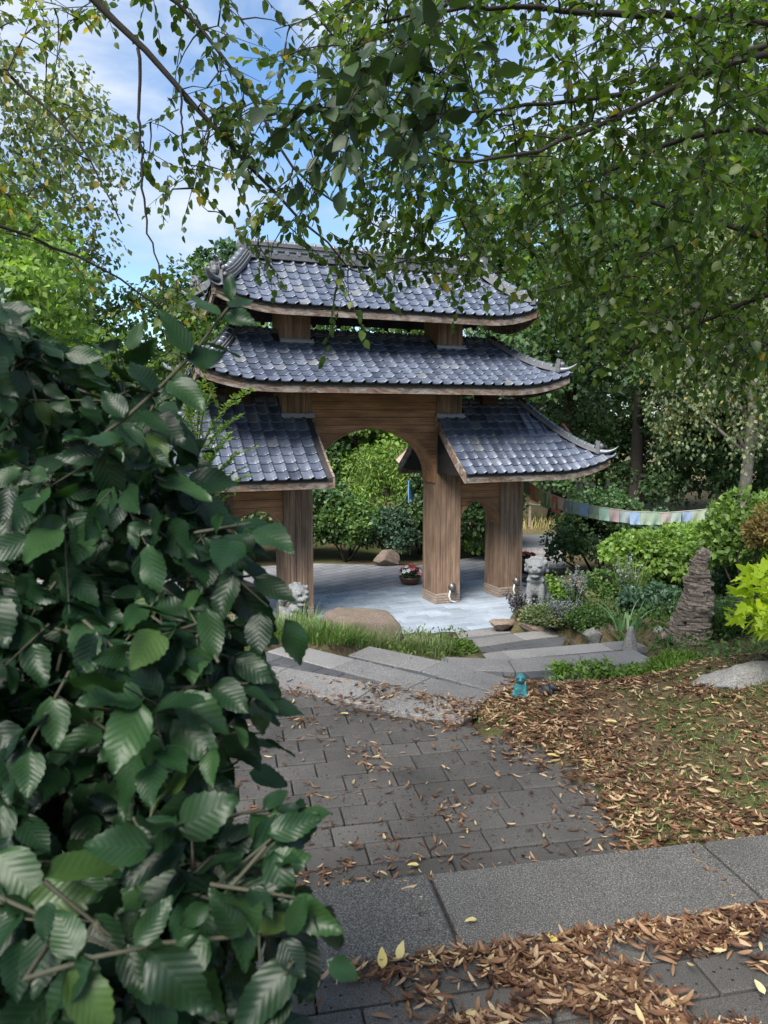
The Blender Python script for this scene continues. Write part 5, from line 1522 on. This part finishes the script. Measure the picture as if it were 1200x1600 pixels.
for px, py, z, rx, rz2, lb_ in [(885, 1062, .62, .15, .10, 'bright weeds at the lawn edge beside the black figurine'), (935, 1058, .62, .17, .13, 'bright green weeds overhanging the steps at the lawn edge'), (985, 1062, .64, .14, .08, 'leafy green weeds under the strap leaves')]:
    p = at_z(px, py, z); bush('weed_patch', lb_, (p[0], p[1], z + .02), (rx, .12, rz2), M['lf_bright'], .045, 16, .06, 26, cat='plant', ground=z - .12, tmpl=leaf_quad(.26), droop=.5)
p = at_z(1070, 1045, .72)
t = bush('dwarf_conifer', 'rounded bright green heather-like cushion in front of the cairn', (p[0], p[1], .64), (.24, .20, .16), M['lf_bright'], .06, 60, .08, 130, ground=.5, tmpl=leaf_quad(.10), droop=-.9, jit=.35)
def fern(name, label, x, y, z, n, L, mat, lean=(0, 0)):
    t = empty(name, (x, y, z)); tag(t, label, 'fern')
    tv, tf = leaf_quad(.17, .03)
    for k in range(n):
        a = 2 * math.pi * k / n + rng.uniform(-.3, .3); Lk = L * rng.uniform(.75, 1.1); d = np.array([math.cos(a), math.sin(a), 0.]); sd_ = np.array([-d[1], d[0], 0])
        mid = []; P = []; A = []; Nn = []; S = []
        for q in np.linspace(0, 1, 22):
            p = d * Lk * .62 * q ** 1.3 + np.array([lean[0] * q, lean[1] * q, Lk * (1.05 * q - .38 * q ** 2.4)]); mid.append(p)
            if q > .12:
                for sg in (-1, 1):
                    P.append(p); A.append(norm(sd_ * sg + d * .35 + np.array([0, 0, -.15]))); Nn.append(np.array([0, 0, 1.]) - d * .5); S.append(.115 * Lk / .5 * math.sin(math.pi * min(1, .12 + q * .9)) ** .7 + .01)
        V, Fc = scatter(tv, tf, np.array(P), frames(np.array(A), np.array(Nn)), np.array(S))
        mb = MB().tube(mid, list(np.linspace(.005, .0015, 22)), 4, False)
        n0 = len(mb.v); mb.v += [tuple(v) for v in V]; mb.f += [tuple(int(i) + n0 for i in f) for f in Fc]
        mb.build('frond', mat, t)
x, y = on(1125, 1000); fern('fern', 'light green fern with arching fronds right of the cairn', x, y, gz(x, y), 9, .62, M['lf_mid'])
# low plants that nobody could count between the named ones
def carpet(name, label, n, x0, x1, y0, y1, ok, mat, leaf, hgt, tmpl):
    x = rng.uniform(x0, x1, n); y = rng.uniform(y0, y1, n); k = ok(x, y); x, y = x[k], y[k]
    dens = vnoise(x, y, 3.0, 2.0); k = rng.uniform(-1.1, 1.0, len(x)) < dens + .35; x, y = x[k], y[k]
    z = height(x, y) + hgt * rng.uniform(0, 1, len(x)) * (1 + .8 * vnoise(x, y, 4.0, 5.0))
    P = np.stack([x, y, z], 1); leaf_cloud_o = leaf_cloud(name, P, rdir(len(P), .8), leaf, mat, None, tmpl, -.3)
    tag(leaf_cloud_o, label, 'ground cover', None, 'stuff')
off_stairs = lambda x, y: ~np.logical_or.reduce([inpoly(x, y, pl) for _, pl in TREADS])
bed_r = lambda x, y: off_stairs(x, y) & (x > 1.75) & (y > 5.9 + .3 * (x > 2.6)) & (height(x, y) > .02)
carpet('ground_cover', 'low mixed green plants covering the soil of the right bed', 15000, 1.75, 5.6, 5.9, 11.6, bed_r, M['lf_mid'], .05, .10, leaf_quad(.3))
bed_l = lambda x, y: off_stairs(x, y) & (x < .9) & (height(x, y) > .1) & (height(x, y) < .72) & (y > 6.2)
carpet('ground_cover', 'low green plants covering the soil of the left bed', 7000, -3.2, .9, 6.2, 9.2, bed_l, M['grass'], .05, .07, leaf_quad(.2))
# shrubs of the right middle distance
bush('round_shrub', 'dark round evergreen shrub beside the path to the road', (3.75, 13.2, .62), (.82, .7, .78), M['lf_oak'], .07, 80, .26, 140)
bush('round_shrub', 'low dark shrub right of the round evergreen', (4.7, 13.0, .5), (.8, .6, .6), M['lf_bluegreen'], .07, 60, .24, 120)
bush('maple_shrub', 'spreading bright green maple shrub behind the lavender', (4.15, 10.9, .72), (.95, .7, .40), M['lf_bright'], .075, 90, .20, 130, flat=.5, stems=9)
bush('maple_shrub', 'bright green shrub behind the cairn top', (5.25, 11.0, .80), (1.0, .7, .48), M['lf_bright'], .075, 90, .22, 130, flat=.55, stems=8)
bush('tall_shrub', 'dark leafy shrub right behind the cairn', (4.7, 9.4, .75), (.6, .5, .55), M['lf_oak'], .08, 60, .22, 120)
p = at_y(1190, 838, 7.8); bush('rusty_shrub', 'rust-coloured feathery shrub at the right edge above the lime leaves', (p[0] + .16, 7.8, p[2]), (.24, .24, .26), M['lf_rust'], .06, 40, .13, 90, tmpl=leaf_quad(.2))
p = at_y(1150, 815, 8.8); bush('tall_shrub', 'bright green shrub left of the rust-coloured shrub', (p[0] + .25, 8.8, p[2] - .25), (.62, .5, .55), M['lf_bright'], .07, 60, .2, 110)
def maple_leaf():
    pts = [(0, 0)]
    for a, r in [(-2.2, .35), (-1.75, .55), (-1.35, .38), (-1.0, .85), (-.55, .5), (-.2, .85), (0, 1.05), (.2, .85), (.55, .5), (1.0, .85), (1.35, .38), (1.75, .55), (2.2, .35)]:
        pts.append((r * math.sin(a) * .62, .25 + r * math.cos(a) * .75))
    v = np.array([(x, y, .10 * abs(x)) for x, y in pts] ); v = np.vstack([v, [(0, .25, 0)]]); c = len(v) - 1; n = len(pts)
    return v, np.array([(c, (i + 1) % n, i) for i in range(n)])
p = at_y(1215, 955, 5.0); bush('golden_maple', 'vivid lime-yellow maple branches reaching in over the right rocks', (p[0] + .22, 5.0, p[2] + .02), (.42, .36, .30), M['lf_lime'], .105, 60, .13, 16, tmpl=maple_leaf(), flat=.35, ground=.85, droop=.2, jit=.3, bottom=-.95)
# sapling with feathery fronds before the left roof
t = empty('sapling', (-1.75, 6.2, gz(-1.75, 6.2))); tag(t, 'young feathery light green sapling in front of the left roof', 'tree')
b0 = np.array([-1.75, 6.2, gz(-1.75, 6.2)]); mb = MB(); tv, tf = leaf_quad(.22, .05); P, A, Nn, S = [], [], [], []
top = at_y(318, 640, 6.1) - b0
main = [np.zeros(3) + top * q + np.array([.06 * math.sin(4 * q), 0, 0]) for q in np.linspace(0, 1, 12)]; mb.tube(main, list(np.linspace(.02, .005, 12)), 6)
for px, py in [(390, 610), (372, 640), (352, 665), (345, 615), (335, 700), (350, 690), (318, 600), (300, 640), (392, 745), (370, 760), (345, 770), (300, 700), (310, 760), (360, 720), (385, 690), (330, 730), (290, 610), (345, 800), (320, 820), (300, 780)]:
    for rep in range(2):
        T = at_y(px + rng.normal() * 10, py + rng.normal() * 10, 6.1 + rng.normal() * .12) - b0; k = int(np.clip(((T[2] - .1) / top[2]) * 11 - 1.5, 2, 11)); p0 = main[k]
        pts = [p0 + (T - p0) * q + np.array([0, 0, .10 * math.sin(math.pi * q)]) for q in np.linspace(0, 1, 20)]; mb.tube(pts, list(np.linspace(.005, .0015, 20)), 4, False)
        dirn = norm(T - p0); sd_ = norm(np.cross(dirn, [0, 0, 1.]))
        for i, p in enumerate(pts[4:]):
            for sg in (-1, 1): P.append(p); A.append(norm(sd_ * sg + dirn * .5 + rng.normal(size=3) * .2)); Nn.append(np.array([0, 0, 1.]) + rng.normal(size=3) * .35); S.append(.062 * rng.uniform(.7, 1.2))
mb.build('stem', M['shrub_twig'], t, sm=True)
V, Fc = scatter(tv, tf, np.array(P), frames(np.array(A), np.array(Nn)), np.array(S)); link('foliage', np_mesh('foliage', V, Fc), M['lf_bright'], t)
# verge grass beyond the road
n = 2600; xx = rng.uniform(1.0, 14, n); yy = 18.9 + rng.uniform(0, 1.6, n)
o = blades('dry_grass', np.stack([xx, yy, np.full(n, -.05)], 1), .42, M['dry_grass'], None, .012, .5, 3, .5, 'stuff'); tag(o, 'dry yellow grass on the verge beyond the road', 'grass')
# sparse grass on the lawn
n = 9000; xx = rng.uniform(.55, 4.2, n); yy = rng.uniform(2.9, 6.1, n)
keep = (~inpoly(xx, yy, LAND_POLY)) & (yy > near_edge(xx) + .1) & (vnoise(xx, yy, 1.6, .7) + .25 * sstep(.8, 2.2, xx) > .12) & (height(xx, yy) > .70)
xx, yy = xx[keep], yy[keep]
o = blades('lawn_grass', np.stack([xx, yy, height(xx, yy) - .01], 1), .06, M['grass'], None, .0022, .8, 3, .6, 'stuff'); tag(o, 'thin short grass growing through the leaf litter on the lawn', 'grass')

# ================================================================== FALLEN LEAVES
def curled(seed):
    r = np.random.default_rng(seed); w = r.uniform(.08, .15); c = r.uniform(.9, 2.0); tw = r.uniform(-.5, .5)
    v = []; n = 5
    for i in range(n):
        q = i / (n - 1); hw = w * math.sin(math.pi * (.06 + .88 * q)) ** .8
        z0 = .22 * c * (q - .5) ** 2 * 2; 
        for s_ in (-1, 0, 1):
            an = s_ * c * .75 + tw * (q - .5)
            v.append((hw * math.sin(an) / max(.4, math.sin(min(1.5, c * .75))) , q - .5, z0 + hw * (1 - math.cos(an)) * 1.3))
    f = []
    for i in range(n - 1):
        for j in range(2):
            a = i * 3 + j; f += [(a, a + 1, a + 4), (a, a + 4, a + 3)]
    return np.array(v), np.array(f)
CU = [curled(s_) for s_ in range(7)]
def litter_z(x, y):
    z = height(x, y)
    z = np.where(inpoly(x, y, LAND_POLY), Z_LAND, z)
    z = np.where(y < near_edge(x), Z_TOP, z)
    for lv, poly in TREADS: z = np.where(inpoly(x, y, poly) & (y > 4.5), np.maximum(z, lv), z)
    return z
def litter(name, label, xy, size, mat, lift=.006, pile=None):
    x, y = xy[:, 0], xy[:, 1]; n = len(x)
    z = litter_z(x, y) + lift + (rng.uniform(0, 1, n) ** 1.5 * pile if pile is not None else 0)
    Vs, Fs, base = [], [], 0
    kind = rng.integers(0, len(CU), n)
    for k, (tv, tf) in enumerate(CU):
        m = kind == k
        if not m.any(): continue
        az = rng.uniform(0, 6.283, m.sum()); ax = np.stack([np.cos(az), np.sin(az), rng.normal(0, .16, m.sum())], 1)
        nn = np.array([0, 0, 1.]) + rng.normal(0, .35, (m.sum(), 3)); nn[rng.uniform(size=m.sum()) < .3] *= -1
        V, Fc = scatter(tv, tf, np.stack([x[m], y[m], z[m]], 1), frames(ax, nn), size * rng.uniform(.38, 1.25, m.sum()))
        Vs.append(V); Fs.append(Fc + base); base += len(V)
    o = link(name, np_mesh(name, np.vstack(Vs), np.vstack(Fs), True), mat); tag(o, label, 'leaves', None, 'stuff'); return o
def rej(n, x0, x1, y0, y1, fn):
    x = rng.uniform(x0, x1, n); y = rng.uniform(y0, y1, n); k = rng.uniform(size=n) < fn(x, y); return np.stack([x[k], y[k]], 1)
slab_near = lambda x: near_edge(x) - .445
def d_top(x, y):
    d = slab_near(x) - y
    strip = np.exp(-np.maximum(d, 0) / .055) * 1.1 * (d > 0)
    band = .95 * np.clip(vnoise(x * 1.8, y * 4.0, 1.6, 2.0) * 2.2 + .20, 0, 1) * (d > 0) * (d < .9)
    return np.clip(strip * sstep(-.3, .15, x) + band * sstep(-.5, .2, x), 0, 1)
XY = rej(34000, -.8, 1.9, 1.35, 2.75, d_top)
litter('fallen_leaves', 'brown fallen leaves drifted against the near slab row', XY, .058, M['dead_leaf'], .005, .022)
right_of = lambda x, y: ~inpoly(x, y, LAND_POLY) & (y > near_edge(x) + .02) & (height(x, y) > .66) & (x > .3)
def d_lawn(x, y):
    return right_of(x, y) * np.clip(.42 + .55 * vnoise(x, y, 1.3, 4.0) + .6 * np.exp(-((x - 1.05) / .45) ** 2) + .5 * np.exp(-(y - near_edge(x)) / .3), .30, 1)
XY = rej(40000, .3, 4.2, 2.7, 6.2, d_lawn)
litter('fallen_leaves', 'carpet of brown fallen leaves on the lawn right of the landing', XY, .055, M['dead_leaf'], .004, .02)
def d_land(x, y):
    inside = inpoly(x, y, LAND_POLY)
    edge = np.exp(-np.maximum(0, y - near_edge(x)) / .20) * sstep(.75, -.05, x) * 1.0
    re = np.exp(-np.maximum(0, 1.08 - np.maximum(0, y - 3.85) * .72 - x) / .10) * .9
    cl = np.clip(vnoise(x * 1.9, y * 1.9, 2.4, 5.0) * 2.6 - .75, 0, 1) * .5
    far = np.exp(-np.abs(y - (A_near(x) - .06)) / .10) * .42 * (vnoise(x, y, 3, 1) > -.2)
    return inside * (y > near_edge(x) + .02) * np.clip(edge + re + cl + far + .035, 0, 1)
XY = rej(20000, -1.6, 1.2, 2.4, 6.0, d_land)
litter('fallen_leaves', 'scattered brown leaves lying on the landing pavers', XY, .050, M['dead_leaf'], .005, .014)
XY = rej(600, -.9, 1.3, 4.6, 7.0, lambda x, y: (np.exp(-np.abs(y - A_near(x) - .5) / .35) * .25 + .03) * (y > A_near(x)))
litter('fallen_leaves', 'few brown leaves on the upper step slabs', XY, .055, M['dead_leaf'], .004)
# leaves caught in the slab joints
J = []
for jx, jy in ((.085, 2.725), (1.213, 2.95)):
    q = rng.uniform(.02, .43, 26); J.append(np.stack([jx + q * sa + rng.normal(0, .008, 26), jy - q * ca], 1))
litter('fallen_leaves', 'brown leaves caught in the joints of the near slabs', np.vstack(J), .05, M['dead_leaf'], -.004)
# single pale and yellow leaves
bv, bf, buv = leaf_big(9, .26, 0, .1, .10, .02, 5)
pale = np_mesh('fallen_leaf', bv, bf, True, buv); pale.materials.append(M['pale_leaf'])
for px, py, z, sz, a, rxx, lb_ in [(598, 1520, .99, .062, .1, 1.0, 'pale cream leaf standing upright against the near slab'), (622, 1507, .99, .060, -.5, .95, 'pale cream leaf leaning beside another one at the near slab'),
                               (745, 1441, .995, .045, 1.9, .1, 'small pale leaf lying alone on the near slab'), (873, 1480, .99, .055, .8, .2, 'yellow leaf on the drift below the near slab'), (965, 1131, .89, .075, 1.5, .1, 'large yellow leaf in the middle of the lawn'),
                               (1115, 1225, .90, .060, 1.2, .1, 'golden leaf at the right of the lawn'), (875, 1185, .86, .07, 1.3, .1, 'cream leaf at the landing corner by the lawn'), (926, 1195, .87, .06, 1.0, .1, 'yellowish leaf beside the landing corner'),
                               (1125, 1102, .92, .055, 1.4, .1, 'yellow leaf near the long pale boulder'), (545, 1118, .845, .05, 1.5, .1, 'orange-yellow leaf on the landing below the first step'), (1195, 1560, .99, .05, .2, .3, 'pale leaf at the right of the leaf drift'), (655, 1355, .85, .05, 1.7, .1, 'pale leaf against the far edge of the near slab')]:
    p = at_z(px, py, z); o = link('fallen_leaf', pale); o.location = (p[0], p[1], z + .012); o.rotation_euler = (rxx, 0, a); o.scale = (sz,) * 3; tag(o, lb_, 'leaf')

# ================================================================== FOREGROUND SHRUB
def foreground_shrub():
    base = np.array([-1.05, 1.25, Z_TOP - .05])
    t = empty('broadleaf_shrub', tuple(base)); tag(t, 'large dark green broadleaf shrub close at the left of the path', 'shrub')
    g = Grower()
    off = -base
    stems = [[(0, 0, 0), (.06, .0, .5), (.16, .05, 1.1), (.22, .1, 1.7)], [(.02, 0, 0), (.14, -.1, .4), (.28, -.15, .8), (.42, -.2, 1.15)], [(0, .02, 0), (.1, .15, .5), (.3, .2, 1.0), (.45, .15, 1.5)], [(0, 0, 0), (-.1, -.1, .6), (-.1, -.2, 1.2), (0, -.25, 1.7)], [(.02, 0, 0), (.2, -.3, .25), (.4, -.45, .5), (.6, -.5, .6)], [(0, 0, 0), (.2, .1, .3), (.45, .2, .55), (.62, .25, .75)]]
    for st in stems: g.branch(st, .016, .005, 6)
    outline = [(-260, 470), (0, 470), (60, 500), (140, 550), (235, 575), (290, 650), (300, 720), (330, 790), (380, 850), (410, 930), (380, 1010), (390, 1090), (370, 1170), (400, 1250), (430, 1300), (440, 1380), (400, 1460), (420, 1540), (440, 1640), (-260, 1680)]
    T = []
    def depth(px, py, lay):
        k = np.clip((py - 480) / 1100, 0, 1)
        return (1.22 - .50 * k) + (300 - px) / 1200 * .12 + lay
    for lay, n, seed in ((0, 135, 0), (.10, 140, 1), (.20, 135, 2), (.32, 120, 3), (.46, 110, 4)):
        for px, py in in_px(outline, n):
            y = depth(px, py, lay) + rng.normal() * .05
            T.append(at_y(px - lay * 90 - 10, py, y) + off)
    arr = np.array(g.nodes); T.sort(key=lambda q: np.min(np.linalg.norm(arr - q, axis=1)))
    PP, AA, NN, SS = [], [], [], []
    for q in T:
        d = g.reach(q, .0016, .02); nl = int(rng.integers(6, 9))
        P, A, Nn, seg = spray_leaves(q, d, nl, rng.uniform(.09, .16), .08, .45)
        tocam = norm(np.array([0, 0, CAM_Z + .2]) + off - np.asarray(q))
        Nn = [norm(x * .55 + tocam * .75 + rng.normal(size=3) * .38) for x in Nn]
        g.mb.tube([seg[0], q, seg[1]], [.0026, .002, .001], 4, False)
        PP += P; AA += A; NN += Nn; SS += list(rng.uniform(.042, .092, nl))
    # the shoot that sticks up in front of the roofs, and side shoots
    def shoot(pix, y, leaves):
        pts = [at_y(px, py, y + k * .01) + off for k, (px, py) in enumerate(pix)]
        i = int(np.argmin(np.linalg.norm(np.array(g.nodes) - pts[0], axis=1))); g.mb.tube([g.nodes[i], *pts], list(np.linspace(.0036, .0016, len(pts) + 1)), 6)
        tc_ = norm(np.array([0, 0, CAM_Z]) + off - pts[-1])
        for (bx, by), (tx, ty), dz in leaves:
            b = at_y(bx, by, y) + off; e = at_y(tx, ty, y + dz) + off; L = np.linalg.norm(e - b)
            PP.append(b); AA.append((e - b) / L); NN.append(norm(tc_ * .6 + np.array([0, 0, .7]) + rng.normal(size=3) * .35)); SS.append(L)
    shoot([(140, 695), (200, 650), (255, 600), (300, 555), (345, 495), (365, 470)], 1.15,
          [((300, 555), (248, 485), .0), ((345, 495), (290, 460), .02), ((350, 490), (400, 505), -.02), ((355, 480), (395, 470), .05), ((360, 470), (360, 425), .0), ((362, 470), (330, 455), -.05), ((318, 535), (375, 560), .03), ((290, 565), (350, 550), .05),
           ((262, 595), (320, 640), -.03), ((265, 590), (285, 640), .03), ((240, 615), (205, 560), .02), ((215, 640), (265, 680), .0), ((195, 655), (160, 610), .02)])
    shoot([(300, 900), (350, 905), (390, 900), (400, 880)], 1.05, [((400, 878), (392, 795), .0), ((395, 900), (462, 942), -.03), ((360, 905), (432, 990), .0), ((380, 895), (335, 850), .03), ((340, 905), (400, 930), .03)])
    shoot([(290, 1010), (340, 1020), (365, 1030)], 1.0, [((365, 1025), (425, 1065), -.02), ((355, 1025), (440, 1090), .0), ((350, 1035), (415, 1130), .03), ((340, 1030), (370, 1120), .0)])
    shoot([(300, 1290), (380, 1270), (430, 1265)], .85, [((430, 1265), (480, 1270), .0), ((420, 1270), (470, 1285), .0), ((410, 1265), (450, 1235), .03), ((390, 1270), (440, 1330), .0), ((470, 1278), (500, 1272), .0)])
    shoot([(180, 1480), (300, 1470), (400, 1460), (450, 1462)], .72, [((450, 1462), (480, 1395), .0), ((440, 1465), (475, 1530), -.02), ((400, 1460), (470, 1410), .03), ((510, 1500), (560, 1530), .0), ((420, 1500), (480, 1560), .02), ((330, 1465), (250, 1540), -.03), ((380, 1465), (330, 1390), .0)])
    shoot([(40, 1530), (150, 1495), (230, 1480)], .62, [((230, 1480), (330, 1590), -.02), ((210, 1480), (270, 1400), .02), ((150, 1500), (60, 1590), .0), ((100, 1515), (180, 1620), -.02), ((120, 1500), (90, 1420), .03)])
    g.mb.build('branch', M['shrub_twig'], t, sm=True)
    PP, AA, NN, SS = map(np.array, (PP, AA, NN, SS))
    fr = frames(AA, NN); tm = [leaf_big(17, .24 + .03 * (k % 4), .04, .08 + .07 * (k % 3), .03 + .20 * k / 7, .022 + .006 * k, k) for k in range(7)]
    mes = []
    for v, f, uv in tm:
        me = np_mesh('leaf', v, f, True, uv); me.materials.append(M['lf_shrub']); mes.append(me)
    dist = np.linalg.norm(PP - off - np.array([0, 0, CAM_Z]), axis=1); order = np.argsort(dist - SS * 2)
    kind = rng.integers(0, 7, len(PP))
    for i in order[:300]:
        m = Matrix(fr[i].tolist()).to_4x4() @ Matrix.Scale(float(SS[i]), 4); m.translation = PP[i]
        link('leaf', mes[kind[i]], None, t, m)
    rest = order[300:]; Vs, Fs, Us, base_n = [], [], [], 0
    for k, (v, f, uv) in enumerate(tm):
        m = rest[kind[rest] == k]; V, Fc = scatter(v, f, PP[m], fr[m], SS[m]); Vs.append(V); Fs.append(Fc + base_n); Us.append(np.tile(uv, (len(m), 1))); base_n += len(V)
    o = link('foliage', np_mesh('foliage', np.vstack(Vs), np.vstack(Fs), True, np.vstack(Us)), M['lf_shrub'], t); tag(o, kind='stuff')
foreground_shrub()
